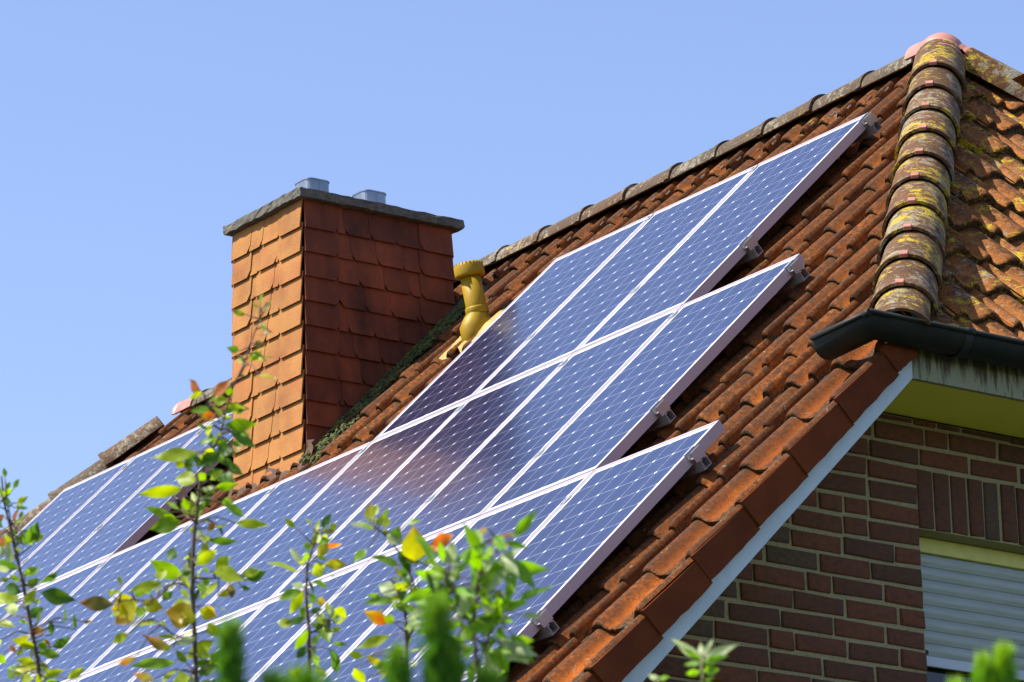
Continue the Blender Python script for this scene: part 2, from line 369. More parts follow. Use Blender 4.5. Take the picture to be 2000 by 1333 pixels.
# hip slopes and rear slope ---------------------------------------
HS = math.sqrt(1 + HT * HT)
NH = Vector((HT, 0, 1)).normalized()
def pth(y, t, n):                        # right hip slope, t measured down from the ridge end
    return Vector((XR + t / HS, y, ZR - t * HT / HS)) + NH * n
def pthl(y, t, n):
    return Vector((XL - t / HS, y, ZR - t * HT / HS)) + Vector((-HT, 0, 1)).normalized() * n
def okh(y, t): return abs(y - YR) < t / HS + .01
HPROF = [(x * .967, h) for x, h in [(-.030, .002), (-.024, .014), (-.014, .025), (0, .029), (.014, .024), (.024, .010), (.034, -.006), (.050, -.008), (.068, -.003), (.085, .008), (.103, .018), (.120, .031), (.138, .038), (.156, .040), (.174, .037), (.192, .027), (.210, .015), (.228, .006), (.248, .0), (.270, .001)]]
mb = MB(); tk = .16
TLAST = 3.48
while tk < TLAST + .3:
    lim = min(tk, TLAST) / HS + .3; k = -14
    for k in range(-14, 14):
        y0 = YR + TW * k + .06
        if abs(y0 + .12 - YR) < lim + .2: add_tile(mb, pth, lambda y, t: okh(y, t) and t < TLAST + .02, y0, min(tk, TLAST), HPROF, y0 < 2.2, .036, .030)
    tk += GAUGE
mb.build('hip_slope', M['hip_plane'], house)
mb = MB()
for k in range(8): 
    pass
mb.grid([[pthl(YR + s * (t / HS), t, .0) for s in (-1, -.5, 0, .5, 1)] for t in (0., 1.2, 2.4, 3.48)], smooth=False)
mb.build('far_hip_slope', M['hip_plane'], house)
mb = MB()
def ptb(X, t, n): p = pt(X, t, CR + n); return Vector((p.x, 2 * YR - p.y, p.z))
tk = .43 - GAUGE * 4
tk += GAUGE
while tk < EAVE_T + .1:
    lr = min(hip_x(tk), 2.2); ll = hip_xl(tk); k = 0
    mb.grid([[ptb(x, t, n) for x in (ll, ll * .5 + lr * .5, lr)] for t, n in ((max(tk - GAUGE, -.83), -.03), (tk, -.005), (tk, -.02))], smooth=False, rnd=random.random(), edge=0., crest=0.)
    tk += GAUGE
mb.build('rear_slope', M['tile'], house)

# half-round caps -----------------------------------------------------
def cap_mesh(A, Dn, up, L, r0, r1, arc, nub=True, rise=.006):
    mb = MB(); Dn = Vector(Dn).normalized(); up = (Vector(up) - Dn * Vector(up).dot(Dn)).normalized(); sd = Dn.cross(up); A = Vector(A)
    na, nl = 22, 10; rnd = random.random(); th = .013
    tilt = random.uniform(-.02, .02); sx = random.uniform(-.004, .004)
    def P(a, u, r): 
        return A + Dn * (u * L) + up * (math.cos(a) * r + rise * u - .01) + sd * (math.sin(a) * r + sx + tilt * .3 * (u - .5))
    def R(u): 
        base = r0 + (r1 - r0) * u
        return base + (.006 if u > .9 else 0)
    us = [i / nl for i in range(nl)] + [.93, .97, 1.]
    outer = [[P(-arc + 2 * arc * j / na, u, R(u)) for j in range(na + 1)] for u in us]
    mb.grid(outer, rnd=rnd, edge=0., crest=.2)
    inner = [[P(-arc + 2 * arc * j / na, u, R(u) - th) for j in range(na + 1)] for u in us]
    ids = mb.grid(inner, rnd=rnd, edge=.3, crest=0.)
    for a, b in ((outer[-1], inner[-1]), (outer[0], inner[0]), ([r[0] for r in outer], [r[0] for r in inner]), ([r[-1] for r in outer], [r[-1] for r in inner])):
        mb.grid([a, b], smooth=False, rnd=rnd, edge=0., crest=0.)
    nb = None
    if nub:
        nb = MB()
        c = P(.02, 1.0, R(1.) - .004) - Dn * .014
        nb.box(c, (.034, .044, .017), [sd, Dn, up])
    return mb, nb
hipd = Vector((1, -1, -HT)).normalized(); hup = (Vector((0, -ST, CT)) + NH).normalized()
A0 = Vector((XR, YR, ZR))
SP = .383
for i in range(11):
    s1 = .62 + SP * i                     # lower rim of the cap along the hip line
    L = .43 if i else .54
    if i == 10: s1 = 4.40; L = .40
    a = A0 + hipd * (s1 - L) - hup * .0
    c, nb = cap_mesh(a, hipd, hup, L, .121, .134, math.radians(99 if i < 10 else 62), i < 10)
    o = c.build('hip_cap', M['cap'], roof)
    if nb and i < 10: nb.build('hip_cap_nib', M['bare'], roof, bevel=.003)
hipdb = Vector((1, 1, -HT)).normalized(); hupb = (Vector((0, ST, CT)) + NH).normalized()
for i in range(10):
    c, nb = cap_mesh(A0 + hipdb * (.62 + SP * i - (.43 if i else .50)), hipdb, hupb, (.43 if i else .50), .123, .134, math.radians(99), False); c.build('hip_cap', M['cap'], roof)
for dy in (-1, 1):
    hd = Vector((-1, dy, -HT)).normalized(); hu = (Vector((0, dy * ST, CT)) + Vector((-HT, 0, 1)).normalized()).normalized()
    for i in range(10):
        c, nb = cap_mesh(Vector((XL, YR, ZR)) + hd * (.55 + .38 * i - .42), hd, hu, .42, .108, .126, math.radians(88), False); c.build('hip_cap', M['ridge'], roof)
# ridge caps, wide end towards the near gable
RS = .385
x1 = -.33
while x1 > XL + .25:
    L = min(.44, x1 - XL - .12)
    if not (-4.9 < x1 < -3.7 and False):
        c, nb = cap_mesh(Vector((x1 - L, YR, ZR - .028)), (1, 0, 0), (0, 0, 1), L, .108, .114, math.radians(84), False, .003)
        c.build('ridge_cap', M['ridge'], roof)
    x1 -= RS
# pink three-way end pieces at both ends of the ridge
for X, sg in ((XR, 1), (XL, -1)):
    mb = MB()
    c, _ = cap_mesh(Vector((X - (.13 if sg > 0 else .26) * sg, YR, ZR - (.0 if sg > 0 else .03))), (sg, 0, 0), (0, 0, 1), .14 + (.07 if sg < 0 else 0), .117, .115, math.radians(82), False, 0.); mb = c; mb.build('ridge_end_piece', M['pink'], roof)
    for dy in (-1, 1):
        if sg < 0: continue
        hd = Vector((sg, dy, -HT)).normalized(); hu = (Vector((0, dy * ST, CT)) + Vector((sg * HT, 0, 1)).normalized()).normalized()
        c, _ = cap_mesh(Vector((X, YR, ZR + .003)) - hd * .03, hd, hu, .22 - (.07 if dy > 0 else 0) - (.15 if sg < 0 else 0), .114, .116, math.radians(97), False, 0.)
        c.build('ridge_end_piece', M['pink'], roof)
    if sg < 0: continue
    s = MB(); rr = .115; rows = []
    for i in range(7):
        a = i / 6 * math.pi / 2 * 1.15; rows.append([Vector((X + .01 * sg, YR, ZR)) + Vector((math.cos(j / 20 * 6.28319) * math.sin(a), math.sin(j / 20 * 6.28319) * math.sin(a), math.cos(a))) * rr for j in range(20)])
    s.grid(rows, True, True); s.build('ridge_end_piece', M['pink'], roof)
# dry ridge combs between the rolls under the ridge caps, and the mossy mortar bed beside the near hip
for k in range(-26, 9):
    for xr, wd in ((1.80 + .29 * k - 2.03, .05), (1.80 + .29 * k - 2.03 + .15, .07)):
        if xr > -.45 or xr < XL: continue
        mb = MB()
        for j in range(5):
            x = xr + (j - 2) * wd / 4.2
            mb.box(pt(x, -.665 + random.uniform(-.008, .008), CR + .008), (.0045, .035, .008), [Vector((1, 0, 0)), Vector((0, CT, ST)), N])
        mb.build('ridge_comb', M['comb'], roof)
mb = MB()
for sgn in (1,):
    rows = []
    for i in range(60):
        s = .3 + i * .066; b = A0 + hipd * s
        side = Vector((0, 1, 0))
        rows.append([b + Vector((0, .02 + .035 * j + random.uniform(-.008, .008), 0)) * 1.0 + Vector((0, 0, .0)) + NH * ((.045, .035, .02, -.002, -.03)[j] + random.uniform(-.008, .008)) for j in range(5)])
    mb.grid(rows)
mb.build('hip_mortar', M['dirt'], roof)

# verge tiles -----------------------------------------------------------
VPROF = [(x, h) for x, h in PROF if x < .206] + [(.220, -.003), (.255, -.010), (.30, -.012), (.34, -.009), (.365, .002), (.380, .020), (.392, .034), (.405, .041), (.420, .039), (.430, .026)]
tk = .43 + GAUGE * 7
i = 0
while tk < EAVE_T + .1:
    mb = MB()
    jx = random.uniform(-.006, .006)
    add_tile(mb, lambda x, t, n: pt(x + jx, t, CR + n), lambda x, t: x < hip_x(t) - .08 or t > 2.78, 1.80, tk, VPROF, True)
    # hanging flap on the gable side
    r_ = random.random(); xo = 1.80 + .431 + jx
    jt = random.uniform(-.006, .006)
    def fp(t, n, x): return pt(x, t, CR + n)
    ts = [max(tk - GAUGE - .012, 2.66), tk - .008]
    poly = []
    bot = []
    for u in range(9): bot.append((ts[0] + (ts[1] - ts[0]) * u / 8, -.118 + .012 * u / 8 + random.uniform(-.003, .003)))
    top = [(ts[1], .014), (ts[1] - .02, .012), ((ts[0] + ts[1]) / 2, -.0), (ts[0], -.012)]
    prof = bot + top
    poly = [fp(t + jt, n, xo + .010 * (t - ts[0]) / GAUGE) for t, n in prof]
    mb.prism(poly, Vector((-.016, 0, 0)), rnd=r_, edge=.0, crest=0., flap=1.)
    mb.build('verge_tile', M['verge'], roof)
    tk += GAUGE; i += 1

# gable wall with real bricks ------------------------------------------------
MJ = .0844
WIN = (-1.365, .115, -3.95, -2.60)        # y0,y1,z0,z1 (z relative to Z0)
SOL = (-1.362, .115, -2.599, -2.352)
def inside(y, z):
    if z > -2.14: return False
    if z > y + .0 - .28 or z > (2 * YR - y) - .28: return False
    return YE + .45 < y < yb - .45
mb = MB()
def brick(y0, y1, z0, z1):
    r_ = random.random(); b = random.uniform(.005, .010); jit = lambda s: random.uniform(-s, s)
    xo = XW + jit(.003); tx = jit(.0025); 
    Y0, Y1, Zb, Zt = y0 + jit(.003), y1 + jit(.003), z0 + jit(.002), z1 + jit(.002)
    sl_ = jit(.003); cj = [(jit(.003), jit(.0025)) for _ in range(4)]
    def ring(d, x): return [(a, b_ + cj[i][0], c_ + cj[i][1]) for i, (a, b_, c_) in enumerate([(x + tx, Y0 + d, Zb + d), (x, Y1 - d, Zb + d + sl_), (x - tx, Y1 - d, Zt - d + sl_), (x, Y0 + d, Zt - d)])]
    ids = []
    for d, x in ((0, XW - .05), (0, xo - .008), (b * .35, xo - .002), (b, xo)):
        ids.append([mb.vert((p[0], p[1], Z0 + p[2]), rnd=r_) for p in ring(d, x)])
    for a, c in zip(ids, ids[1:]):
        for k in range(4): mb.face(a[k], a[(k + 1) % 4], c[(k + 1) % 4], c[k], smooth=True)
    mb.face(*ids[-1], smooth=True)
k = 0
while -2.346 - .0 + MJ * 3 - MJ * k > -8.8:
    zt = -2.346 + MJ * 3 - MJ * k - .0065; zb = zt - .0685; zt = min(zt, -2.15)
    y = YE + .3 + random.uniform(-.25, .0)
    if -1.39 - 40 < 0:                       # lay outwards from the window edge so courses finish on it
        lens = []
        segs = []
        if zt < WIN[3] + .005 and zb > WIN[2] or (zt < SOL[3] + .01 and zb > SOL[2] - .01):
            segs = [(-1.368, -1), (.118, 1)]
        else: segs = [(-1.368 + random.uniform(0, .25), -1), (None, 1)]
        st = None
        for y0, dr in segs:
            if y0 is None: y0 = st
            if st is None: st = y0 + .0125
            yy = y0; first = True
            while YE < yy < yb:
                L = .113 if random.random() < .22 else .248
                if first and zt < WIN[3]: L = random.choice((.125, .255, .19))
                a, b_ = (yy - L, yy) if dr < 0 else (yy, yy + L)
                if inside((a + b_) / 2, zt): brick(a, b_, zb, zt)
                yy += dr * (L + .016); first = False
    k += 1
y = SOL[0]
while y < SOL[1]:
    brick(y, y + .074, SOL[2] + .004, SOL[3] - .004); y += .0875
wall = mb.build('wall', M['brick'], house)
mb = MB()                                  # mortar face, left open at the window, returned into the reveal
xm = XW - .011
def mq(y0, y1, z0, z1): mb.face(*[mb.vert((xm, a, Z0 + b)) for a, b in ((y0, z0), (y1, z0), (y1, z1), (y0, z1))])
za = -8.87
mq(WIN[0], WIN[1], WIN[3], -2.145); mq(WIN[0], WIN[1], za, WIN[2])
yl = YE + .4
mb.face(*[mb.vert((xm, a, Z0 + b)) for a, b in ((yl, za), (WIN[0], za), (WIN[0], -2.145), (-1.8, -2.145), (yl, yl - .2))])
yl2 = 2 * YR - yl
mb.face(*[mb.vert((xm, a, Z0 + b)) for a, b in ((WIN[1], za), (yl2, za), (yl2, yl - .2), (2 * YR + 1.8, -2.145), (WIN[1], -2.145))])
for a, b in (((WIN[0], WIN[2]), (WIN[0], WIN[3])), ((WIN[1], WIN[2]), (WIN[1], WIN[3])), ((WIN[0], WIN[3]), (WIN[1], WIN[3])), ((WIN[0], WIN[2]), (WIN[1], WIN[2]))):
    mb.face(mb.vert((xm, a[0], Z0 + a[1])), mb.vert((xm, b[0], Z0 + b[1])), mb.vert((xm - .14, b[0], Z0 + b[1])), mb.vert((xm - .14, a[0], Z0 + a[1])))
mb.build('mortar', M['mortar'], house)
mb = MB()                                  # the other walls
xl = XL - hrun + .4
for a, b in (((XW - .02, yl), (xl, yl)), ((xl, yl2), (XW - .02, yl2))):
    mb.face(mb.vert((a[0], a[1], 0)), mb.vert((b[0], b[1], 0)), mb.vert((b[0], b[1], Z0 + yl - .25)), mb.vert((a[0], a[1], Z0 + yl - .25)))
mb.face(*[mb.vert((xl, a, Z0 + b)) for a, b in ((yl, za), (yl2, za), (yl2, yl - .2), (2 * YR + 1.8, -2.145), (-1.8, -2.145), (yl, yl - .2))])
mb.build('plain_wall', M['render'], house)
# window: cream strip, roller shutter, end bar, glass
win = MB(); win.box((XW - .155, (WIN[0] + WIN[1]) / 2, Z0 + (WIN[2] + WIN[3]) / 2), (.02, WIN[1] - WIN[0], WIN[3] - WIN[2])); win = win.build('window', M['wglass'], house)
mb = MB(); mb.box((XW - .115, (WIN[0] + WIN[1]) / 2, Z0 + WIN[3] - .033), (.03, WIN[1] - WIN[0] - .004, .062)); mb.build('shutter_box', M['strip'], win, bevel=.004)
mb = MB(); ns = 8; z1 = WIN[3] - .066; sp = .0527; hs = MB()
for i in range(ns):
    zt = Z0 + z1 - sp * i; rows = []
    for u in range(9):
        a = u / 8; n_ = .009 * math.sin(math.pi * min(1, a / .88)) ** .7 if a < .88 else -.001
        rows.append([(XW - .118 + n_, WIN[0] + .003, zt - sp * a), (XW - .118 + n_, WIN[1] - .003, zt - sp * a)])
    mb.grid(rows)
    y = WIN[0] + .01
    while y < -.5:
        y += 1
sh = mb.build('roller_shutter', M['shutter'], win)
mb = MB(); zt = Z0 + z1 - sp * ns
mb.box((XW - .113, (WIN[0] + WIN[1]) / 2, zt - .022), (.016, WIN[1] - WIN[0] - .006, .042))
mb.build('shutter_end_bar', M['shutter_bar'], win, bevel=.003)
mb = MB(); mb.tube([(XW - .10, WIN[0] + .045, zt - .004), (XW - .055, WIN[0] + .045, zt - .004)], .0105, 14); mb.build('shutter_stop', M['slot'], win)

# bargeboards, fascia, soffit ----------------------------------------------------
mb = MB(); th = Vector((-.022, 0, 0))
mb.prism([(XB, -1.722, Z0 - 2.143), (XB, -1.722, Z0 - 1.965), (XB, YE - .02, Z0 + YE - .27), (XB, YE - .02, Z0 + YE - .452)], th)
mb.build('bargeboard', M['barge'], house)
mb = MB(); ym = 2 * YR
mb.prism([(XB, ym + 1.722, Z0 - 2.143), (XB, ym + 1.722, Z0 - 1.965), (XB, ym - YE + .02, Z0 + YE - .27), (XB, ym - YE + .02, Z0 + YE - .452)], th)
mb.build('bargeboard', M['barge'], house)
mb = MB(); mb.box((XB - .013, YR, Z0 - 2.05), (.022, 2 * (1.722 + YR) - .004, .184)); mb.build('fascia_board', M['fascia'], house)
mb = MB(); mb.box(((XW + XB) / 2 - .015, YR, Z0 - 2.132), (XB - XW - .0, 2 * (1.75 + YR), .012)); mb.build('soffit_board', M['soffit'], house)
for s in (1, -1):
    mb = MB()
    f_ = lambda y: y if s > 0 else 2 * YR - y
    mb.prism([(XW - .03, f_(-1.70), Z0 - 2.125), (XW - .03, f_(YE - .02), Z0 + YE - .425), (XB - .022, f_(YE - .02), Z0 + YE - .425), (XB - .022, f_(-1.70), Z0 - 2.125)], Vector((0, 0, .012)))
    mb.build('verge_soffit', M['soffit'], house)

# gutter ---------------------------------------------------------------------
GR = .072; GZ = Z0 - 1.968
path = [(XB - .21, -1.972, GZ - .012), (XB + GR, -1.972, GZ), (XB + GR, 3.34, GZ)]
def gut(path, r, a0=180, a1=360, n=14, closed=False):
    rows = []
    for i, p in enumerate(path):
        p = Vector(p); ds = []
        if i > 0: ds.append((p - Vector(path[i - 1])).normalized())
        if i < len(path) - 1: ds.append((Vector(path[i + 1]) - p).normalized())
        outs = [Vector((d.y, -d.x, 0)) for d in ds]
        o = sum(outs, Vector((0, 0, 0)));  o = o / (o.length ** 2) * len(outs) if len(outs) > 1 else o
        if len(outs) > 1: o = (outs[0] + outs[1]); o = o * (2 / o.length_squared)
        rows.append([p + o * (math.cos(math.radians(a)) * r) + Vector((0, 0, math.sin(math.radians(a)) * r * 1.02)) for a in [a0 + (a1 - a0) * k / n for k in range(n + 1)]])
    return rows
mb = MB()
mb.grid(gut(path, GR)); mb.grid(gut(path, GR - .003))
gutter = mb.build('gutter', M['gutter'], house)
mb = MB(); rim = gut(path, GR + .006, 360, 361, 1); rim = [r[0] for r in rim]
mb.tube([Vector(r) + Vector((0, 0, .004)) for r in rim], .0105, 12); mb.build('gutter_rim', M['gutter'], gutter)
mb = MB(); e = gut(path, GR)[0]; mb.prism(e, Vector((-.004, 0, 0))); mb.build('gutter_end_cap', M['gutter'], gutter)
for y in (-1.545, .9):
    mb = MB(); pth_ = [(XB + GR, y - .02, GZ), (XB + GR, y + .02, GZ)]
    mb.grid(gut(pth_, GR + .006, 180, 372, 16)); 
    mb.tube([(XB + 2 * GR + .006, y - .022, GZ + .005), (XB + 2 * GR + .006, y + .022, GZ + .005)], .0145, 12)
    mb.build('gutter_joint', M['gutter'], gutter)
mb = MB()
mb.tube([(XB + .115, -1.972 - GR - .006, GZ - .001), (XB + .15, -1.972 - GR - .006, GZ + .002)], .014, 12)
mb.build('gutter_joint', M['gutter'], gutter)

# chimney ----------------------------------------------------------------------
cx0, cx1, cy0, cy1 = CH; CT_ = Z0 + .592; cb = Z0 - 1.3
mb = MB(); mb.box(((cx0 + cx1) / 2, (cy0 + cy1) / 2, (CT_ + cb) / 2), (cx1 - cx0 - .05, cy1 - cy0 - .05, CT_ - cb)); chim = mb.build('chimney', M['core'], house)
def roofz(y): return Z0 + (y - 0) + .0 - .13 * 1.414 - .0
RH = .1345
def clad(org, u, n, W, left_w, right_w, mid_w, shift, cham_mid, left_ch, right_ch, phase, sooty=1.):
    """small format cladding: org top corner, u along the face, n outward; courses of chamfered tiles"""
    mb = MB(); u = Vector(u); n = Vector(n); org = Vector(org)
    def tile(u0, u1, zt, zb, ch, lay, chs=.028):
        rnd = random.random(); j = lambda s: random.uniform(-s, s)
        u0 += j(.0015) + .003; u1 += j(.0015) - .003; zb += j(.002)
        if ch == 'r': pl = [(u0, zt), (u0, zb), (u1 - chs, zb), (u1, zb + chs * 1.25), (u1, zt)]
        elif ch == 'l': pl = [(u0, zt), (u0, zb + chs * 1.25), (u0 + chs, zb), (u1, zb), (u1, zt)]
        else: pl = [(u0, zt), (u0, zb), (u1, zb), (u1, zt)]
        dep = lambda z: .004 + lay + .017 * (zt - z) / (zt - zb + .001) + j(.0004)
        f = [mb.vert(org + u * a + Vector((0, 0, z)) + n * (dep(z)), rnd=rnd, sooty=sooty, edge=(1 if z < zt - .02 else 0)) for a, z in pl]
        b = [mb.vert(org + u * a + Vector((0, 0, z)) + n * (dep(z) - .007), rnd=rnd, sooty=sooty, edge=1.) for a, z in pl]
        mb.face(*f)
        for k in range(len(pl)): mb.face(f[k], f[(k + 1) % len(pl)], b[(k + 1) % len(pl)], b[k])
    k = 0
    while k < 14:
        zt = -RH * k - .012; zb = zt - RH - .004
        zt2 = min(zt + .02, -.002)
        if zt < -1.9: break
        if k == 0: zt2 = -.002
        off = (phase + shift * k) % mid_w
        a, b = left_w - .012, W - right_w + .012
        cuts = []
        x = left_w - mid_w + off
        while x < b: cuts.append(x); x += mid_w
        for i, c in enumerate(cuts):
            c1 = c + mid_w
            u0, u1 = max(c, a), min(c1, b)
            if u1 - u0 < .01: continue
            # the lapping tile carries the chamfer
            if cham_mid == 'l': tile(u0, min(u1 + .012, b), zt2, zb, 'l' if c > a else '', .003 + .0025 * (i % 3))
            else: tile(max(u0 - .012, a), u1, zt2, zb, 'r' if c1 < b else '', .003 + .0025 * ((len(cuts) - i) % 3))
        tile(-.008, left_w, zt2, zb - .004, left_ch, .011, .03)
        tile(W - right_w, W + .017, zt2, zb - .004, right_ch, .011, .03)
        k += 1
    return mb
# sunlit face towards the eaves (left in view): u from far-left corner to the near corner
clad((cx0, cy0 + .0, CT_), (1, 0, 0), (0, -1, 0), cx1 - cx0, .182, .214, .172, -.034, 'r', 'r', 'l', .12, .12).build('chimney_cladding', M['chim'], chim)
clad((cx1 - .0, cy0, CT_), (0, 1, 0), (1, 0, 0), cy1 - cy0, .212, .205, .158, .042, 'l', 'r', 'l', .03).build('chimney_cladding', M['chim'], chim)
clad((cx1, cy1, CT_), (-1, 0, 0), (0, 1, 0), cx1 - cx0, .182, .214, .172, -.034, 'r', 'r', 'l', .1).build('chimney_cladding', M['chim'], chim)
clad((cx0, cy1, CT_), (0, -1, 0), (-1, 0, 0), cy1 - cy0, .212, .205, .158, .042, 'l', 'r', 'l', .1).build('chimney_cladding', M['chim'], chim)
mb = MB()                                   # cap slab with a rough edge
c0 = Vector((cx0 - .045, cy0 - .055, CT_)); c1 = Vector((cx1 + .06, cy1 + .065, CT_ + .048))
def jt(p, s=.0035): return Vector(p) + Vector((random.uniform(-s, s), random.uniform(-s, s), random.uniform(-s, s)))
per = []
for a, b in (((c0.x, c0.y), (c1.x, c0.y)), ((c1.x, c0.y), (c1.x, c1.y)), ((c1.x, c1.y), (c0.x, c1.y)), ((c0.x, c1.y), (c0.x, c0.y))):
    for k in range(24): per.append((a[0] + (b[0] - a[0]) * k / 24, a[1] + (b[1] - a[1]) * k / 24))
ids = mb.grid([[jt((x, y, z)) for x, y in per] for z in (c0.z, c0.z + .016, c0.z + .034, c1.z)], False, True)
cc = Vector(((c0.x + c1.x) / 2, (c0.y + c1.y) / 2, c1.z + .012)); t_ = mb.vert(cc); b_ = mb.vert((cc.x, cc.y, c0.z))
for k in range(len(per)):
    mb.face(ids[-1][k], ids[-1][(k + 1) % len(per)], t_); mb.face(ids[0][(k + 1) % len(per)], ids[0][k], b_)
mb.build('chimney_slab', M['concrete'], chim)
for y in (-.385, -.02):                     # two rounded square flue ends
    mb = MB(); rows = []
    def rr(h, z, r=.04):
        o = []
        for qx, qy, a0 in ((1, 1, 0), (-1, 1, 90), (-1, -1, 180), (1, -1, 270)):
            for k in range(6):
                a = math.radians(a0 + 18 * k); o.append((-4.13 + qx * (h - r) + math.cos(a) * r, y + qy * (h - r) + math.sin(a) * r, z))
        return o
    mb.grid([rr(.075, CT_ + .05), rr(.075, CT_ + .238), rr(.078, CT_ + .239), rr(.078, CT_ + .246), rr(.07, CT_ + .246), rr(.07, CT_ + .1)], False, True)
    mb.box((-4.13 + .0755, y - .004, CT_ + .145), (.003, .004, .185))
    mb.build('flue', M['steel'], chim)
# flashing below the chimney and moss beside it
mb = MB(); rows = []
for i in range(9):
    rows.append([pt(cx0 - .05 + (cx1 - cx0 + .13) * j / 14 + random.uniform(-.01, .01), .985 + .15 * i / 8, CR + (.075 - .09 * (i / 8) ** .8) + random.uniform(-.008, .008)) for j in range(15)])
mb.grid(rows); mb.build('chimney_flashing', M['apron'], chim)
mb = MB()
for i in range(3): mb.grid([[pt(cx1 - .02 + .135 * j / 4, -.5 + 1.58 * k / 30, CR + .03 - .03 * abs(j - 1) / 3 + random.uniform(-.012, .012)) for j in range(5)] for k in range(31)])
mb.build('moss_bed', M['dirt'], roof)
mb = MB(); rg = random.Random(3)
for i in range(1100):
    t = rg.uniform(-.42, 1.12); x = cx1 + rg.uniform(-.0, .125) + (.02 if t > .6 else 0); r = rg.uniform(.005, .015)
    c = pt(x, t, CR + .028 - .03 * abs(x - cx1 - .05) / .08 + rg.uniform(-.004, .012)); rows = []
    ph = rg.uniform(0, 6); sq = rg.uniform(.6, .95)
    for a in range(5):
        th_ = math.pi * (a + .15) / 8; rows.append([c + (Vector((math.cos(6.2832 * b / 9 + ph), 0, 0)) + Vector((0, CT, ST)) * math.sin(6.2832 * b / 9 + ph)) * math.sin(th_) * r * rg.uniform(.85, 1.15) + N * (math.cos(th_) * r * sq) for b in range(9)])
    mb.grid(rows, True, True)
o = mb.build('moss', M['moss'], roof); o['kind'] = 'stuff'

# roof vent pipe ----------------------------------------------------------------
VX = -3.06
P = lambda y, z: Vector((VX, y, Z0 + z))
p0, p1 = P(-.055, -.25), P(-.118, .055)
ax = (p1 - p0).normalized()
mb = MB(); mb.tube([p0 - ax * .05, p1 + ax * .03], .054, 32); vent = mb.build('vent_pipe', M['yellow'], house)
mb = MB()                                   # elbow out of the roof
el = [P(-.03, -.36), P(-.075, -.31), P(-.105, -.27), P(-.112, -.235), P(-.098, -.205), P(-.078, -.165), P(-.076, -.15)]
mb.tube(el, [.062, .064, .066, .066, .064, .061, .060], 32); mb.build('elbow', M['yellow'], vent)
mb = MB()
for u, r in ((.125, .0585), (.055, .064)):
    c = p0 + ax * u; mb.tube([c - ax * .016, c - ax * .013, c + ax * .013, c + ax * .02, c + ax * .021], [r, r + .002, r + .002, r, .05], 32)
mb.build('collar', M['yellow'], vent)
mb = MB(); c = p1 + ax * -.005
prof = [(-.0, .058), (.002, .077), (.012, .079), (.055, .077), (.066, .073), (.073, .064), (.076, .045), (.077, .0)]
mb.tube([c + ax * u for u, r in prof], [r for u, r in prof], 36)
for k in range(24):
    a = 6.2832 * k / 24; e1 = Vector((1, 0, 0)); e2 = ax.cross(e1)
    mb.box(c + ax * .064 + (e1 * math.cos(a) + e2 * math.sin(a)) * .0735, (.004, .004, .016))
mb.build('vent_cap', M['yellow'], vent)
mb = MB(); rows = []
for i in range(13):
    t = .12 + .29 * i / 12
    rows.append([pt(VX - .15 + .5 * j / 20, t + .03 * math.sin(j * .9), CR + .016 + .016 * math.sin(j * 1.25 + .6) * (1 - .3 * i / 12) + .02 * max(0, 1 - ((j - 8) / 4.) ** 2) * max(0, 1 - ((i - 4) / 4.) ** 2) + random.uniform(-.002, .002)) for j in range(21)])
mb.grid(rows); mb.build('vent_flashing', M['flash'], vent)
# ---------------------------------------------------------------- solar panels
PX, PT, PW, PH = .828, 1.5961, .818, 1.586
ROT = Matrix.Rotation(TH, 4, 'X')
F0 = .046
def make_panel():
    r = empty('solar_panel', (0, 0, 0), ROT); r['local'] = 1
    mb = MB(); fl = .0095
    mb.box((-PW / 2 + .001, PH / 2, -F0 / 2), (.002, PH, F0)); mb.box((PW / 2 - .001, PH / 2, -F0 / 2), (.002, PH, F0))
    mb.box((0, .001, -F0 / 2), (PW - .004, .002, F0)); mb.box((0, PH - .001, -F0 / 2), (PW - .004, .002, F0))
    for s in (-1, 1):
        mb.box((s * (PW / 2 - .002 - fl / 2), PH / 2, -.001), (fl, PH - .004, .002)); mb.box((s * (PW / 2 - .002 - .014), PH / 2, -F0 + .001), (.028, PH - .004, .002))
    for yy in (.002 + fl / 2, PH - .002 - fl / 2): mb.box((0, yy, -.001), (PW - .004 - 2 * fl, fl, .002))
    for yy in (.016, PH - .016): mb.box((0, yy, -F0 + .001), (PW - .06, .028, .002))
    fr = mb.build('frame', M['alu'], r)
    mb = MB(); x, a, b = PW / 2 - .002, .002, PH - .002
    mb.grid([[(-x, a, -.0032), (x, a, -.0032)], [(-x, b, -.0032), (x, b, -.0032)]], smooth=False)
    mb.build('glass', M['glass'], r)
    mb = MB(); mb.grid([[(-x, a, -.0075), (x, a, -.0075)], [(-x, b, -.0075), (x, b, -.0075)]], smooth=False); mb.build('backsheet', M['back'], r)
    mb = MB(); mb.box((0, PH - .18, -.02), (.11, .1, .022)); mb.build('junction_box', M['slot'], r)
    return r
def copy_tree(o, parent=None):
    c = o.copy(); sc.collection.objects.link(c)
    if parent: c.parent = parent
    for ch in list(o.children): copy_tree(ch, c)
    return c
ORD = ['rightmost', 'second from the right', 'third from the right', 'fourth from the right', 'fifth from the right', 'sixth from the right', 'seventh from the right', 'eighth from the right', 'ninth from the right', 'tenth from the right', 'eleventh from the right']
LAB = {(0, 0): 'blue solar panel at the right end of the top row beside the hip caps',
       (0, 1): 'blue solar panel in the middle of the top row right of the yellow vent pipe',
       (0, 2): 'solar panel beside the yellow vent pipe, mirroring the dark chimney',
       (0, 6): 'blue solar panel of the upper group left of the chimney, next to the chimney',
       (0, 7): 'blue solar panel of the upper group left of the chimney, middle of its three',
       (0, 8): 'blue solar panel of the upper group left of the chimney, at the far roof end'}
RN = ['top', 'second', 'third', 'lowest']
C0 = {0: 0, 1: -1, 2: -2, 3: -2}
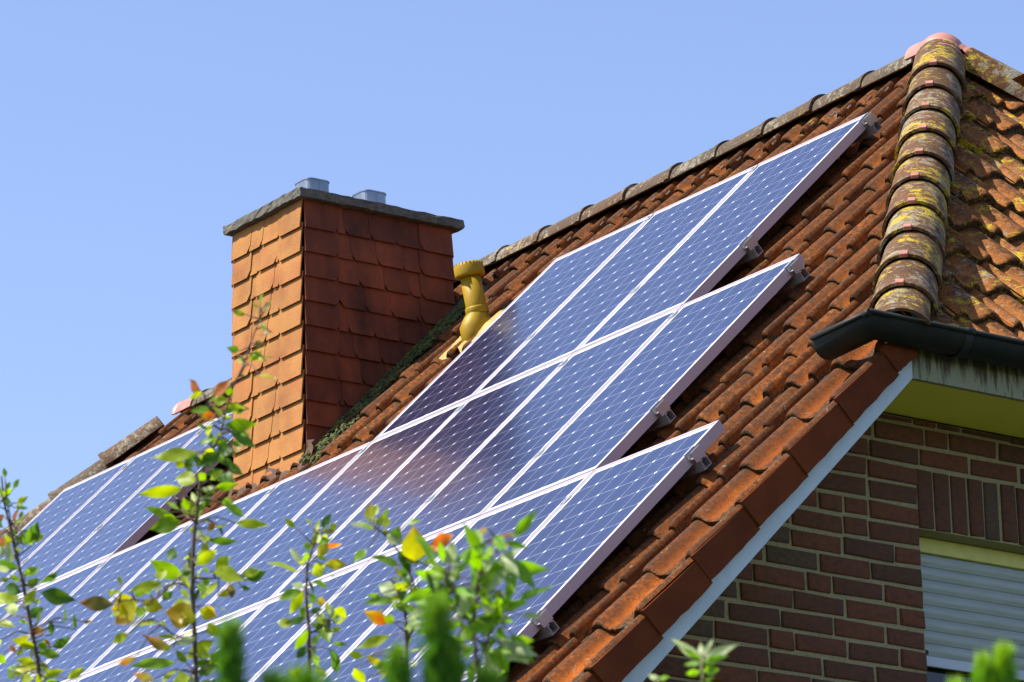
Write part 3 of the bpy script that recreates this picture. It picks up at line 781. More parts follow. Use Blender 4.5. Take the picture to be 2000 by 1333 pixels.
cells = [(0, c) for c in (0, 1, 2, 6, 7, 8)] + [(1, c) for c in range(-1, 9)] + [(2, c) for c in range(-2, 5)] + [(3, c) for c in range(-2, 1)]
proto = None; panels = {}
for r, c in cells:
    o = proto = make_panel() if proto is None else proto
    if panels: o = copy_tree(proto)
    p = pt(-PX * c - PW / 2, PT * r + PH)
    o.matrix_basis = Matrix.Translation(p) @ ROT @ Matrix.Rotation(random.uniform(-.0012, .0012), 4, 'Z') @ Matrix.Rotation(random.uniform(-.0016, .0016), 4, 'Y')
    k = c - C0[r]
    lab = LAB.get((r, c)) or 'blue solar panel, %s in the %s row of panels' % (ORD[k], RN[r] if r < 3 else 'lowest (fourth)')
    tag(o, lab, 'solar panel', 'solar panels mounted on the roof'); panels[(r, c)] = o

# mounting rails with end clamps and middle clamps
def rail(X0, X1, t, first, name_lab, seams):
    ro = empty('mounting_rail', pt(X1, t, -F0 - .02), ROT); ro['local'] = 1
    L = X1 - X0; h = .040; wd = .040; mb = MB()
    th = .003
    for (y0, y1, z0, z1) in ((-wd / 2, wd / 2, -h / 2, -h / 2 + th), (-wd / 2, -wd / 2 + th, -h / 2 + th, h / 2), (wd / 2 - th, wd / 2, -h / 2 + th, h / 2), (-wd / 2 + th, -.007, h / 2 - th, h / 2), (.007, wd / 2 - th, h / 2 - th, h / 2), (-wd / 2 - .008, -wd / 2, -h / 2, -h / 2 + th), (-wd / 2 - .008, -wd / 2 - .005, -h / 2 + th, -h / 2 + .014)):
        mb.box((-L / 2, (y0 + y1) / 2, (z0 + z1) / 2), (L, y1 - y0, z1 - z0))
    mb.build('rail_profile', M['rail'], ro)
    ex = X1 - .045 - first    # not used when rail end sits .045 beyond the panel edge
    xe = -.045
    mb = MB(); zt = .020 + F0
    mb.box((xe + .0025, 0, .020 + F0 / 2 + .002), (.004, .062, F0 + .002)); mb.box((xe - .004, 0, zt + .0025), (.017, .062, .003))
    mb.box((xe + .0185, 0, .0415), (.028, .062, .003)); mb.box((xe + .0345, 0, .044), (.004, .062, .046))
    mb.build('end_clamp', M['rail'], ro)
    mb = MB(); mb.tube([(xe + .018, 0, .042), (xe + .018, 0, .055)], .0075, 8, smooth=False); mb.tube([(xe + .018, 0, .055), (xe + .018, 0, .058)], .004, 8); mb.build('bolt', M['bolt'], ro)
    for s in seams:
        mb = MB(); mb.box((s - X1, 0, zt + .0022), (.036, .045, .003)); mb.tube([(s - X1, 0, zt + .003), (s - X1, 0, zt + .008)], .006, 8, smooth=False)
        mb.build('middle_clamp', M['rail'], ro)
    hooks = MB()
    for i in range(max(1, int(L / .9))):
        hooks.box((-.35 - i * .9, .0, -h / 2 - .022), (.03, .03, .05))
    hooks.build('roof_hook', M['bolt'], ro)
    tag(ro, name_lab, 'rail', 'mounting rails under the panels')
for r, c0, c1, ts, lab in ((0, 0, 2, (.045, 1.085), 'top panel row right of the chimney'), (0, 6, 8, (.12, 1.03), 'upper panel group left of the chimney'), (1, -1, 8, (.085, 1.14), 'second panel row'), (2, -2, 4, (.215, 1.28), 'third panel row'), (3, -2, 0, (.25,), 'lowest panel row')):
    for i, t in enumerate(ts):
        rail(-PX * c1 - PW - .04, -PX * c0 + .045, PT * r + t, 0, 'aluminium rail under the %s part of the %s' % (('upper', 'lower')[i], lab), [-PX * c + .01 for c in range(c0 + 1, c1 + 1)])
PLANTS = {
 'A': (0.006,[[[7.232,-8.411,3.604],[7.249,-8.433,3.689],[7.26,-8.453,3.752],[7.267,-8.468,3.799],[7.277,-8.488,3.861],[7.285,-8.507,3.916],[7.291,-8.522,3.96],[7.299,-8.546,4.024],[7.31,-8.562,4.083]],[[7.285,-8.507,3.916],[7.289,-8.522,3.956],[7.301,-8.538,4.014],[7.305,-8.552,4.051]]],[([7.328,-8.552,3.901],[7.356,-8.568,3.923],'pw'),([7.303,-8.517,3.898],[7.304,-8.559,3.911],'dn'),([7.365,-8.548,3.855],[7.363,-8.568,3.865],'gn'),([7.198,-8.448,3.915],[7.205,-8.417,3.937],'gn'),([7.227,-8.457,3.888],[7.257,-8.449,3.895],'gn'),([7.287,-8.466,3.877],[7.33,-8.441,3.896],'dn'),([7.363,-8.498,3.84],[7.412,-8.46,3.818],'dn'),([7.332,-8.525,3.844],[7.292,-8.545,3.862],'dn'),([7.193,-8.462,3.86],[7.164,-8.482,3.883],'yn'),([7.199,-8.458,3.847],[7.201,-8.487,3.843],'pw'),([7.308,-8.505,3.823],[7.322,-8.489,3.854],'yn'),([7.219,-8.448,3.825],[7.225,-8.416,3.85],'dn'),([7.151,-8.48,3.826],[7.189,-8.466,3.816],'yn'),([7.235,-8.475,3.815],[7.233,-8.456,3.808],'gn'),([7.259,-8.463,3.776],[7.257,-8.497,3.766],'Yn'),([7.266,-8.456,3.753],[7.269,-8.5,3.76],'yn'),([7.174,-8.412,3.804],[7.174,-8.384,3.823],'on'),([7.265,-8.435,3.772],[7.279,-8.431,3.76],'on'),([7.153,-8.435,3.771],[7.142,-8.449,3.784],'on'),([7.182,-8.402,3.765],[7.19,-8.357,3.769],'gn'),([7.278,-8.425,3.755],[7.306,-8.402,3.767],'dn'),([7.266,-8.418,3.783],[7.275,-8.427,3.809],'dn'),([7.385,-8.433,3.768],[7.4,-8.446,3.792],'dl'),([7.243,-8.377,3.819],[7.274,-8.392,3.835],'dl'),([7.421,-8.437,3.776],[7.424,-8.418,3.774],'bn'),([7.346,-8.528,3.937],[7.37,-8.511,3.975],'dw'),([7.3,-8.527,3.97],[7.313,-8.513,3.947],'gn'),([7.201,-8.497,4.078],[7.229,-8.494,4.085],'yn'),([7.318,-8.559,4.028],[7.339,-8.558,4.022],'dw'),([7.287,-8.513,4.039],[7.311,-8.507,4.045],'yn'),([7.338,-8.547,4.012],[7.342,-8.518,4.017],'gl'),([7.337,-8.548,3.984],[7.344,-8.545,4.008],'on'),([7.201,-8.507,4.022],[7.228,-8.515,4.027],'on'),([7.366,-8.596,3.939],[7.381,-8.592,3.917],'on'),([7.199,-8.411,3.732],[7.167,-8.446,3.735],'Yw'),([7.306,-8.479,3.711],[7.297,-8.512,3.715],'yn'),([7.32,-8.469,3.681],[7.346,-8.442,3.691],'yn'),([7.374,-8.444,3.667],[7.387,-8.417,3.689],'yn'),([7.14,-8.431,3.72],[7.108,-8.438,3.741],'gn'),([7.164,-8.487,3.756],[7.147,-8.456,3.747],'gn'),([7.325,-8.565,3.743],[7.323,-8.581,3.726],'yn'),([7.161,-8.372,3.719],[7.158,-8.342,3.714],'gn'),([7.256,-8.46,3.686],[7.225,-8.464,3.701],'yw'),([7.229,-8.518,3.89],[7.225,-8.495,3.9],'gn'),([7.312,-8.543,3.887],[7.318,-8.571,3.894],'pn'),([7.254,-8.541,3.856],[7.278,-8.534,3.832],'yw')]),
 'B': (0.0055,[[[7.741,-8.369,3.508],[7.761,-8.384,3.589],[7.783,-8.401,3.675],[7.804,-8.418,3.759],[7.828,-8.43,3.843],[7.847,-8.434,3.898],[7.862,-8.437,3.945],[7.882,-8.435,3.991],[7.905,-8.423,4.028],[7.926,-8.419,4.074],[7.945,-8.417,4.12]],[[7.945,-8.417,4.12],[7.97,-8.405,4.162],[7.996,-8.398,4.217],[8.017,-8.392,4.258]],[[7.909,-8.452,4.093],[7.914,-8.44,4.084],[7.916,-8.422,4.056]],[[7.804,-8.418,3.759],[7.786,-8.448,3.769],[7.756,-8.475,3.742],[7.734,-8.505,3.741],[7.709,-8.538,3.739]],[[7.782,-8.397,3.666],[7.761,-8.433,3.676],[7.746,-8.469,3.705]],[[7.809,-8.421,3.778],[7.833,-8.386,3.777],[7.854,-8.359,3.781]]],[([7.935,-8.474,4.105],[7.9,-8.489,4.135],'on'),([7.945,-8.481,4.103],[7.953,-8.513,4.086],'yl'),([8.011,-8.497,4.075],[8.048,-8.492,4.095],'on'),([7.863,-8.408,4.119],[7.886,-8.391,4.118],'yw'),([7.98,-8.444,4.094],[8.005,-8.457,4.101],'gn'),([7.82,-8.383,4.118],[7.801,-8.415,4.115],'gn'),([7.974,-8.473,4.067],[8.001,-8.476,4.051],'yw'),([8.001,-8.488,4.043],[8.004,-8.517,4.036],'on'),([7.92,-8.362,4.095],[7.924,-8.389,4.087],'dn'),([7.988,-8.497,4.015],[7.983,-8.514,4.029],'gn'),([7.947,-8.475,4.034],[7.928,-8.448,4.034],'yw'),([7.993,-8.463,4.028],[8.024,-8.417,4.03],'gn'),([7.869,-8.372,4.061],[7.892,-8.335,4.033],'dn'),([7.834,-8.333,4.067],[7.829,-8.327,4.041],'pn'),([7.961,-8.45,4.017],[7.964,-8.459,4.024],'yn'),([7.97,-8.503,3.973],[7.926,-8.571,3.971],'yl'),([7.934,-8.471,3.993],[7.922,-8.444,3.988],'yw'),([7.806,-8.42,4.033],[7.789,-8.42,3.988],'dn'),([7.975,-8.506,3.989],[8.002,-8.499,3.996],'gn'),([7.924,-8.485,3.987],[7.938,-8.483,3.96],'dn'),([7.914,-8.476,3.937],[7.877,-8.494,3.949],'yw'),([7.913,-8.506,3.918],[7.89,-8.579,3.904],'yl'),([7.776,-8.385,3.968],[7.789,-8.358,3.963],'gn'),([7.782,-8.353,3.974],[7.81,-8.325,3.975],'gn'),([7.781,-8.381,3.952],[7.77,-8.388,3.966],'gn'),([7.838,-8.384,4.015],[7.842,-8.345,4.004],'dn'),([7.905,-8.402,3.986],[7.934,-8.392,3.959],'dn'),([7.882,-8.49,3.864],[7.83,-8.52,3.857],'gn'),([7.74,-8.418,3.914],[7.694,-8.451,3.94],'gl'),([7.841,-8.506,3.887],[7.844,-8.479,3.878],'gn'),([7.786,-8.398,3.915],[7.767,-8.419,3.935],'yw'),([7.781,-8.391,3.902],[7.791,-8.39,3.933],'gn'),([7.848,-8.377,3.921],[7.858,-8.335,3.906],'gn'),([7.923,-8.427,3.899],[7.917,-8.396,3.908],'gn'),([7.793,-8.315,3.906],[7.846,-8.281,3.894],'yl'),([7.749,-8.368,3.9],[7.722,-8.341,3.873],'pn'),([7.826,-8.384,3.889],[7.842,-8.401,3.871],'on'),([7.783,-8.351,3.901],[7.805,-8.35,3.88],'dl'),([7.751,-8.352,3.877],[7.773,-8.303,3.873],'dl'),([7.959,-8.496,3.953],[8.001,-8.482,3.968],'dn'),([7.873,-8.409,4.03],[7.885,-8.389,4.036],'gn'),([7.828,-8.399,3.981],[7.827,-8.363,3.999],'dn'),([7.928,-8.464,3.938],[7.948,-8.49,3.939],'gn'),([7.805,-8.36,3.992],[7.841,-8.355,3.978],'dw'),([7.77,-8.398,3.934],[7.807,-8.393,3.944],'dn'),([7.809,-8.381,3.952],[7.782,-8.378,3.934],'dn'),([7.843,-8.356,4.045],[7.823,-8.372,4.035],'dw'),([7.829,-8.368,4.035],[7.856,-8.357,4.023],'dn'),([7.899,-8.37,4.053],[7.916,-8.36,4.044],'gn'),([7.921,-8.323,4.197],[7.895,-8.339,4.214],'Yn'),([8.003,-8.379,4.175],[8.011,-8.363,4.173],'yn'),([8.075,-8.435,4.11],[8.113,-8.425,4.097],'Yl'),([7.949,-8.407,4.188],[7.956,-8.391,4.174],'bl'),([7.947,-8.326,4.248],[7.928,-8.341,4.248],'bn'),([8.086,-8.438,4.232],[8.108,-8.431,4.248],'bl'),([7.964,-8.364,4.284],[7.957,-8.377,4.296],'yl'),([8.086,-8.455,4.162],[8.082,-8.429,4.173],'bn'),([7.733,-8.397,3.801],[7.729,-8.458,3.818],'gn'),([7.803,-8.429,3.811],[7.797,-8.429,3.773],'pn'),([7.766,-8.393,3.846],[7.765,-8.399,3.815],'dn'),([7.871,-8.453,3.786],[7.9,-8.427,3.807],'yn'),([7.714,-8.347,3.769],[7.76,-8.337,3.788],'yn'),([7.91,-8.44,3.764],[7.935,-8.387,3.757],'yw'),([7.762,-8.341,3.817],[7.782,-8.323,3.838],'yw'),([7.876,-8.354,3.774],[7.882,-8.318,3.793],'yn'),([7.812,-8.303,3.789],[7.857,-8.291,3.796],'dn'),([7.783,-8.296,3.783],[7.805,-8.292,3.774],'dn'),([7.887,-8.385,3.756],[7.865,-8.368,3.736],'bn'),([7.843,-8.385,3.738],[7.847,-8.356,3.755],'Yn'),([7.799,-8.555,3.735],[7.822,-8.497,3.762],'yl'),([7.83,-8.5,3.721],[7.861,-8.499,3.729],'dn'),([7.743,-8.492,3.735],[7.769,-8.466,3.723],'Yw'),([7.729,-8.494,3.741],[7.675,-8.509,3.711],'Yw'),([7.692,-8.478,3.752],[7.689,-8.524,3.731],'Yw'),([7.747,-8.558,3.723],[7.711,-8.606,3.727],'bn'),([7.726,-8.529,3.755],[7.701,-8.545,3.76],'yl'),([7.72,-8.505,3.693],[7.777,-8.473,3.694],'yl'),([7.763,-8.534,3.665],[7.723,-8.547,3.656],'yn'),([7.821,-8.42,3.694],[7.781,-8.458,3.713],'Yw'),([7.699,-8.355,3.762],[7.667,-8.381,3.754],'yw'),([7.766,-8.379,3.732],[7.774,-8.349,3.719],'Yw'),([7.814,-8.443,3.683],[7.796,-8.438,3.709],'Yn'),([7.803,-8.388,3.678],[7.8,-8.355,3.691],'yw'),([7.801,-8.448,3.653],[7.762,-8.473,3.673],'yn'),([7.695,-8.395,3.667],[7.663,-8.44,3.689],'bn'),([7.793,-8.406,3.665],[7.792,-8.44,3.653],'pn'),([7.732,-8.365,3.693],[7.731,-8.372,3.677],'dn'),([7.768,-8.35,3.672],[7.752,-8.395,3.64],'yn'),([7.832,-8.474,3.601],[7.807,-8.543,3.595],'gl'),([7.646,-8.448,3.655],[7.64,-8.481,3.638],'bn'),([7.689,-8.343,3.647],[7.718,-8.312,3.638],'dn'),([7.751,-8.377,3.609],[7.781,-8.354,3.614],'dn'),([7.721,-8.403,3.618],[7.722,-8.435,3.596],'yn'),([7.795,-8.4,3.627],[7.791,-8.367,3.644],'yn'),([7.822,-8.434,3.581],[7.794,-8.454,3.576],'yw'),([7.8,-8.4,3.578],[7.825,-8.381,3.569],'yn'),([7.812,-8.509,3.569],[7.821,-8.548,3.568],'bn'),([7.722,-8.356,3.794],[7.712,-8.328,3.781],'yw')]),
 'C': (0.005,[[[7.701,-8.085,3.547],[7.722,-8.101,3.63],[7.748,-8.119,3.728],[7.758,-8.13,3.776],[7.777,-8.14,3.842],[7.789,-8.138,3.871],[7.804,-8.136,3.904]],[[7.744,-8.119,3.719],[7.765,-8.098,3.732],[7.774,-8.086,3.735]]],[([7.704,-8.118,3.854],[7.666,-8.152,3.88],'yn'),([7.685,-8.089,3.874],[7.698,-8.124,3.901],'pn'),([7.772,-8.131,3.88],[7.77,-8.143,3.894],'yn'),([7.78,-8.118,3.867],[7.776,-8.093,3.9],'Yn'),([7.76,-8.083,3.901],[7.753,-8.044,3.902],'on'),([7.886,-8.176,3.884],[7.894,-8.151,3.887],'bn'),([7.766,-8.116,3.908],[7.764,-8.103,3.928],'yn'),([7.774,-8.1,3.855],[7.783,-8.055,3.86],'Yn'),([7.817,-8.157,3.82],[7.813,-8.126,3.837],'yw'),([7.782,-8.152,3.801],[7.767,-8.167,3.811],'pw'),([7.684,-8.089,3.824],[7.649,-8.096,3.788],'yn'),([7.797,-8.165,3.789],[7.783,-8.206,3.775],'gn'),([7.804,-8.138,3.77],[7.808,-8.119,3.771],'Yw'),([7.683,-8.027,3.789],[7.681,-7.984,3.782],'yw'),([7.769,-8.141,3.743],[7.752,-8.171,3.734],'dn'),([7.692,-8.077,3.759],[7.72,-8.049,3.737],'gn'),([7.783,-8.108,3.729],[7.806,-8.109,3.693],'gn'),([7.809,-8.16,3.711],[7.784,-8.172,3.675],'gn'),([7.728,-8.054,3.713],[7.739,-8.025,3.711],'gl'),([7.788,-8.097,3.683],[7.766,-8.058,3.646],'dn'),([7.722,-8.089,3.704],[7.726,-8.103,3.674],'dn'),([7.85,-8.185,3.769],[7.832,-8.153,3.758],'dn'),([7.662,-8.068,3.801],[7.628,-8.06,3.784],'gn'),([7.737,-8.109,3.766],[7.76,-8.099,3.769],'dn'),([7.817,-8.169,3.674],[7.813,-8.188,3.649],'dn'),([7.794,-8.14,3.664],[7.775,-8.11,3.647],'gn'),([7.644,-8.068,3.68],[7.616,-8.072,3.67],'yn'),([7.804,-8.143,3.638],[7.825,-8.132,3.619],'yn')]),
 'D': (0.005,[[[8.217,-8.204,3.432],[8.236,-8.22,3.51],[8.253,-8.232,3.576],[8.264,-8.24,3.621],[8.269,-8.251,3.652],[8.269,-8.263,3.675],[8.267,-8.276,3.693]],[[8.285,-8.221,3.638],[8.29,-8.243,3.692],[8.289,-8.264,3.729],[8.286,-8.284,3.756],[8.28,-8.302,3.774],[8.274,-8.316,3.784]],[[8.252,-8.233,3.576],[8.276,-8.223,3.62],[8.285,-8.221,3.638],[8.296,-8.235,3.692],[8.304,-8.243,3.728]]],[([8.312,-8.339,3.765],[8.27,-8.365,3.793],'pl'),([8.337,-8.358,3.758],[8.315,-8.368,3.775],'gn'),([8.237,-8.299,3.804],[8.244,-8.302,3.836],'Yw'),([8.194,-8.206,3.743],[8.187,-8.251,3.759],'gn'),([8.288,-8.243,3.707],[8.302,-8.276,3.735],'dn'),([8.379,-8.296,3.697],[8.414,-8.32,3.738],'Yw'),([8.344,-8.264,3.724],[8.372,-8.269,3.728],'on'),([8.411,-8.282,3.723],[8.411,-8.239,3.745],'on'),([8.37,-8.24,3.724],[8.35,-8.24,3.749],'ow'),([8.276,-8.203,3.745],[8.255,-8.203,3.735],'dn'),([8.253,-8.24,3.716],[8.222,-8.234,3.715],'Yw'),([8.195,-8.212,3.691],[8.169,-8.234,3.709],'pw'),([8.263,-8.244,3.672],[8.268,-8.233,3.704],'gn'),([8.221,-8.23,3.668],[8.185,-8.275,3.669],'gl'),([8.243,-8.265,3.614],[8.243,-8.311,3.629],'on'),([8.202,-8.196,3.654],[8.217,-8.181,3.661],'ow'),([8.341,-8.298,3.579],[8.378,-8.286,3.586],'gn'),([8.168,-8.209,3.615],[8.141,-8.26,3.591],'yl'),([8.223,-8.307,3.551],[8.201,-8.323,3.559],'yn'),([8.134,-8.242,3.577],[8.153,-8.227,3.563],'Yw'),([8.248,-8.267,3.539],[8.234,-8.291,3.53],'gn'),([8.316,-8.309,3.505],[8.282,-8.314,3.5],'yn'),([8.28,-8.366,3.511],[8.261,-8.334,3.494],'yn'),([8.251,-8.34,3.495],[8.256,-8.364,3.483],'dn'),([8.187,-8.177,3.583],[8.183,-8.153,3.592],'yw'),([8.296,-8.269,3.543],[8.288,-8.283,3.557],'gn'),([8.283,-8.247,3.664],[8.287,-8.226,3.678],'gn'),([8.345,-8.286,3.663],[8.329,-8.288,3.689],'dn')]),
 'E': (0.004,[[[9.654,-9.054,3.054],[9.669,-9.067,3.116],[9.685,-9.085,3.19],[9.702,-9.091,3.247],[9.725,-9.083,3.289],[9.737,-9.084,3.321]],[[9.685,-9.085,3.19],[9.681,-9.114,3.233],[9.682,-9.132,3.269]],[[9.675,-9.071,3.139],[9.7,-9.064,3.189],[9.718,-9.053,3.217]]],[([9.633,-9.006,3.305],[9.671,-8.929,3.303],'Gl'),([9.643,-9.019,3.294],[9.651,-8.979,3.329],'pl'),([9.738,-9.098,3.253],[9.74,-9.092,3.316],'pl'),([9.649,-9.04,3.281],[9.652,-9.049,3.321],'gl'),([9.782,-9.145,3.237],[9.774,-9.155,3.26],'Gl'),([9.608,-9.07,3.293],[9.599,-9.112,3.308],'Gl'),([9.652,-9.107,3.262],[9.652,-9.084,3.3],'pl'),([9.669,-9.104,3.263],[9.699,-9.117,3.273],'gl'),([9.683,-9.049,3.225],[9.727,-9.018,3.229],'Gl'),([9.636,-9.016,3.223],[9.647,-8.982,3.221],'Gl'),([9.711,-9.122,3.173],[9.739,-9.061,3.209],'gl'),([9.646,-9.082,3.185],[9.682,-9.065,3.212],'pl'),([9.625,-9.058,3.251],[9.629,-9.024,3.278],'pl'),([9.604,-9.05,3.231],[9.6,-9.029,3.258],'pl'),([9.654,-9.057,3.184],[9.654,-9.025,3.166],'dl'),([9.696,-9.055,3.247],[9.702,-9.041,3.243],'Yw'),([9.582,-9.071,3.287],[9.576,-9.101,3.299],'Gl'),([9.745,-9.196,3.216],[9.738,-9.203,3.253],'dl'),([9.744,-9.073,3.318],[9.755,-9.056,3.322],'ol'),([9.718,-9.06,3.307],[9.742,-9.056,3.311],'on'),([9.789,-9.132,3.306],[9.805,-9.154,3.304],'bn'),([9.646,-9.061,3.269],[9.649,-9.018,3.281],'Gl'),([9.661,-9.066,3.251],[9.702,-9.05,3.249],'dl'),([9.596,-9.033,3.247],[9.598,-9.0,3.257],'gl'),([9.704,-9.075,3.227],[9.746,-9.061,3.21],'Gl'),([9.614,-9.067,3.248],[9.598,-9.083,3.263],'Gl'),([9.651,-9.099,3.226],[9.658,-9.131,3.207],'Gl'),([9.63,-9.073,3.211],[9.637,-9.103,3.192],'gl'),([9.688,-9.092,3.191],[9.725,-9.074,3.183],'Gl'),([9.697,-9.115,3.163],[9.68,-9.09,3.154],'pn'),([9.62,-9.059,3.173],[9.61,-9.038,3.172],'Yn'),([9.731,-9.108,3.191],[9.757,-9.085,3.193],'dl'),([9.658,-9.108,3.247],[9.673,-9.14,3.253],'dl'),([9.672,-9.156,3.219],[9.637,-9.165,3.239],'Gl'),([9.606,-9.103,3.222],[9.567,-9.128,3.241],'Gl'),([9.687,-9.165,3.182],[9.661,-9.185,3.19],'dl'),([9.611,-9.058,3.179],[9.59,-9.052,3.156],'Gl'),([9.721,-9.102,3.266],[9.76,-9.085,3.268],'gl'),([9.772,-9.144,3.139],[9.737,-9.146,3.128],'Gl')]),
 'F': (0.004,[[[9.995,-8.91,3.002],[10.012,-8.92,3.062],[10.019,-8.926,3.092]],[[9.961,-8.959,3.004],[9.977,-8.972,3.069]]],[([9.94,-8.864,3.117],[9.935,-8.907,3.14],'pl'),([9.972,-8.889,3.107],[9.966,-8.915,3.121],'Gl'),([9.997,-8.907,3.102],[9.984,-8.903,3.13],'pl'),([10.053,-8.951,3.085],[10.062,-8.941,3.111],'pl'),([10.066,-8.96,3.079],[10.096,-8.925,3.097],'pl'),([10.107,-8.992,3.064],[10.136,-8.977,3.067],'Gl'),([10.057,-8.956,3.077],[10.025,-8.959,3.081],'Gl'),([10.086,-8.977,3.066],[10.084,-8.953,3.067],'dl'),([10.092,-8.983,3.055],[10.083,-8.946,3.062],'Gl'),([10.075,-8.973,3.058],[10.082,-9.003,3.051],'Gl'),([10.067,-8.962,3.052],[10.057,-8.93,3.053],'dl'),([9.945,-8.947,3.077],[9.921,-8.945,3.089],'pl'),([9.977,-8.972,3.067],[10.003,-8.975,3.066],'Gl'),([10.007,-8.992,3.056],[10.002,-9.002,3.052],'yl')]),
}
PINES = {
 'P1': [([11.718,-10.767,2.557],[11.691,-10.752,2.463],0.0133),([11.725,-10.732,2.512],[11.712,-10.723,2.462],0.0115),([11.742,-10.71,2.516],[11.727,-10.702,2.461],0.0274)],
 'P2': [([12.065,-10.79,2.497],[12.037,-10.772,2.392],0.0139),([12.036,-10.81,2.459],[12.02,-10.795,2.393],0.0123),([12.074,-10.747,2.442],[12.059,-10.74,2.391],0.0155),([12.064,-10.774,2.466],[12.043,-10.764,2.392],0.0114)],
 'P3': [([11.878,-10.021,2.591],[11.855,-10.01,2.513],0.0143),([11.864,-10.036,2.583],[11.846,-10.024,2.513],0.0095),([11.843,-10.053,2.56],[11.831,-10.044,2.514],0.0124)],
}
# ---------------------------------------------------------------- plants in the foreground
LC = {'g': (.20, .36, .03), 'd': (.065, .155, .02), 'y': (.38, .48, .03), 'Y': (.50, .50, .035), 'o': (.52, .17, .035), 'p': (.42, .50, .24), 'b': (.22, .20, .05), 'G': (.20, .42, .035)}
LW = {'n': .43, 'w': .66, 'l': .27}
def leaf(mb, b, t, kind, rg, big=1.):
    b, t = Vector(b), Vector(t); d = t - b; L = d.length; d.normalize()
    toc = (CP - b).normalized()
    nrm = (toc + Vector((rg.uniform(-.7, .7), rg.uniform(-.7, .7), rg.uniform(-.4, .8)))); nrm = (nrm - d * nrm.dot(d)).normalized()
    sd = d.cross(nrm); L *= big; t = b + d * L; W = L * 1.06 * LW[kind[1]] * rg.uniform(.85, 1.1); c = LC[kind[0]]; j = rg.uniform(.8, 1.2)
    c2 = LC[{'Y': 'o', 'y': 'g', 'g': 'd', 'o': 'Y', 'p': 'g', 'b': 'o', 'd': 'g', 'G': 'g'}[kind[0]]]
    curl = rg.uniform(-.05, .28); fold = rg.uniform(.06, .3); rows = []; wv = rg.uniform(0, 6)
    sh = [0., .42, .78, .98, 1., .86, .58, .26, .0]
    mixp = rg.uniform(.2, .8)
    ids = []
    for i, s in enumerate(sh):
        u = i / 8; p = b + d * (L * u) - nrm * (curl * L * u * u) ; hw = W / 2 * s
        row = []
        for k in (-1, -.5, 0, .5, 1):
            q_ = p + sd * (hw * k) + nrm * (abs(k) * hw * fold + .03 * L * math.sin(wv + u * 9 + k * 2) * abs(k))
            f = max(0, min(.55, (u - mixp) * 1.2 + .25 * abs(k) - .1)) if kind[0] in 'Yob' else max(0, .22 * math.sin(wv + 5 * u + k))
            row.append(mb.vert(q_, col=tuple(max(.004, (x * (1 - f) + y_ * f) * j) for x, y_ in zip(c, c2)) + (1.,)))
        ids.append(row)
    for a, e in zip(ids, ids[1:]):
        for k in range(4): mb.face(a[k], a[k + 1], e[k + 1], e[k], smooth=True)
EXTRA = {'A': 60, 'B': 80, 'C': 36, 'D': 50, 'E': 110}
def smooth_path(pts, n=5):
    P_ = [Vector(p) for p in pts]; out = []
    for i in range(len(P_) - 1):
        a, b, c, d = P_[max(i - 1, 0)], P_[i], P_[i + 1], P_[min(i + 2, len(P_) - 1)]
        for k in range(n):
            u = k / n; out.append(.5 * ((2 * b) + (c - a) * u + (2 * a - 5 * b + 4 * c - d) * u * u + (3 * b - a - 3 * c + d) * u ** 3))
    out.append(P_[-1]); return out
PL = {'A': ('sapling', 'slender sapling with yellow-green leaves and a few orange ones at the far left edge', 'sapling'),
      'B': ('sapling', 'tallest leafy sapling in front of the panels, orange leaf tips reaching the chimney', 'sapling'),
      'C': ('sapling', 'small sapling with yellow-green leaves between the tallest sapling and the dark bush', 'sapling'),
      'D': ('sapling', 'thin twiggy sapling with one arched shoot and red-orange leaves, behind the dark bush', 'sapling'),
      'E': ('shrub', 'dense green bush with long narrow shiny leaves near the bottom centre', 'shrub'),
      'F': ('shrub', 'pale green shoots with narrow pointed leaves in front of the brick wall', 'shrub')}
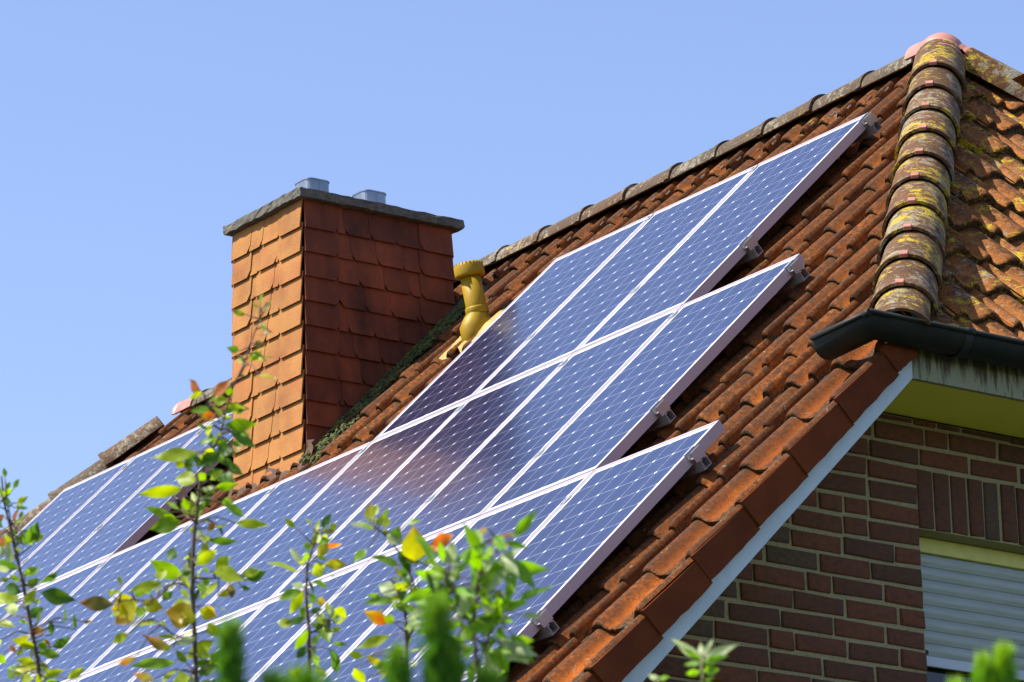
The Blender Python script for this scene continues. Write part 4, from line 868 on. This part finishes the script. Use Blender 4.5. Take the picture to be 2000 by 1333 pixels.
for key, (rad, stems, leaves) in PLANTS.items():
    rg = random.Random(hash(key) % 1 + ord(key)); nm, lab, cat = PL[key]
    base = Vector(stems[0][0]); root = empty(nm, (base.x, base.y, 0)); tag(root, lab, cat)
    mb = MB(); allp = []
    for i, s in enumerate(stems):
        pth_ = smooth_path(s)
        if i == 0 or key == 'F': pth_ = [Vector((base.x + (0 if i == 0 else .03), base.y, 0)), Vector((pth_[0].x, pth_[0].y, pth_[0].z * .5))] + pth_
        allp += pth_[2:]
        n = len(pth_); r0 = rad * (.95 if i == 0 else .45)
        mb.tube(pth_, [r0 * (1 - .72 * k / n) for k in range(n)], 8)
    lf = MB()
    for b, t, k in leaves:
        bv = Vector(b); near = min(allp, key=lambda a: (a - bv).length); dl = (bv - near).length
        if .004 < dl < .25: mb.tube([near, (near + bv) / 2 + Vector((0, 0, .1 * dl)), bv], [rad * .32, rad * .24, rad * .18], 5)
        leaf(lf, b, t, k, rg, 1.14 if key != 'E' else 1.)
    for i in range(EXTRA.get(key, 0)):
        p = rg.choice(allp); near = p
        if p.z < CP.z + (p - CP).length * .215: continue
        o = (cR * rg.uniform(-1, 1) + cU * rg.uniform(-.6, .9) + cF * rg.uniform(-1, 1)).normalized()
        bv = p + o * rg.uniform(.006, .05); L = rg.uniform(.02, .038) if key != 'E' else rg.uniform(.04, .07)
        mb.tube([near, bv], [rad * .3, rad * .18], 5); leaf(lf, bv, bv + (o + Vector((0, 0, rg.uniform(-.5, .5)))).normalized() * L, (rg.choice('dgggyyyyyp') + rg.choice('nnnwl')) if key != 'E' else rg.choice('GGGGgp') + 'l', rg)
    mb.build('stem', M['twig'] if key != 'F' else M['greenstem'], root); lf.build('leaves', M['leaf'], root)
PN = {'P1': ('young pine with upright needle shoots in front of the tallest sapling, blurred', ), 'P2': ('bushiest young pine with thick blurred needle shoots at the bottom centre',), 'P3': ('young pine with light green candle shoots below the roller shutter',)}
for key, shoots in PINES.items():
    rg = random.Random(ord(key[1])); base = Vector(shoots[0][1]); root = empty('young_pine', (base.x, base.y, 0)); tag(root, PN[key][0], 'pine', 'young pines in the foreground')
    st = MB(); nd_ = MB()
    for top, bot, hw in shoots:
        top, bot = Vector(top), Vector(bot); L = (top - bot).length; ax = (top - bot).normalized()
        st.tube([Vector((base.x, base.y, 0)), Vector((base.x, base.y, bot.z - .5)), bot, top - ax * hw * 1.2], [.012, .010, .006, .003], 8)
        e1 = ax.orthogonal().normalized(); e2 = ax.cross(e1)
        n = int(1500 * L / .12 * (hw / .02) ** .5); nlen = max(.03, hw * 2.0)
        ext = max(L, .16)
        for i in range(min(n, 3200)):
            u = rg.random() ** .9; a = rg.uniform(0, 6.2832); o = e1 * math.cos(a) + e2 * math.sin(a)
            p = bot + ax * (u * (L - nlen * .85) - nlen * .1) + o * .003; lump = .72 + .4 * math.sin(u * 23 + 2 * math.sin(a * 2) + hw * 900)
            spread = rg.uniform(.3, 1.15) * hw * lump * (1. if u < .75 else 1. - 1.8 * (u - .75)); ln = nlen * rg.uniform(.75, 1.1)
            tip = p + o * spread + ax * ln * (.8 if u < .85 else .95)
            wv = o.cross(ax) * .0011; mid = (p + tip) / 2 + o * spread * .12
            g = rg.random(); c = (.06 + .12 * g + .4 * max(0, u - .7), .20 + .22 * g + .4 * max(0, u - .7), .025 + .03 * g, 1.)
            if key == 'P3': c = (c[0] * 1.7, c[1] * 1.45, c[2], 1.)
            v = [nd_.vert(x, col=c) for x in (p - wv, p + wv, mid + wv, tip, mid - wv)]
            nd_.face(*v)
    st.build('stem', M['greenstem'], root); nd_.build('needles', M['needle'], root)
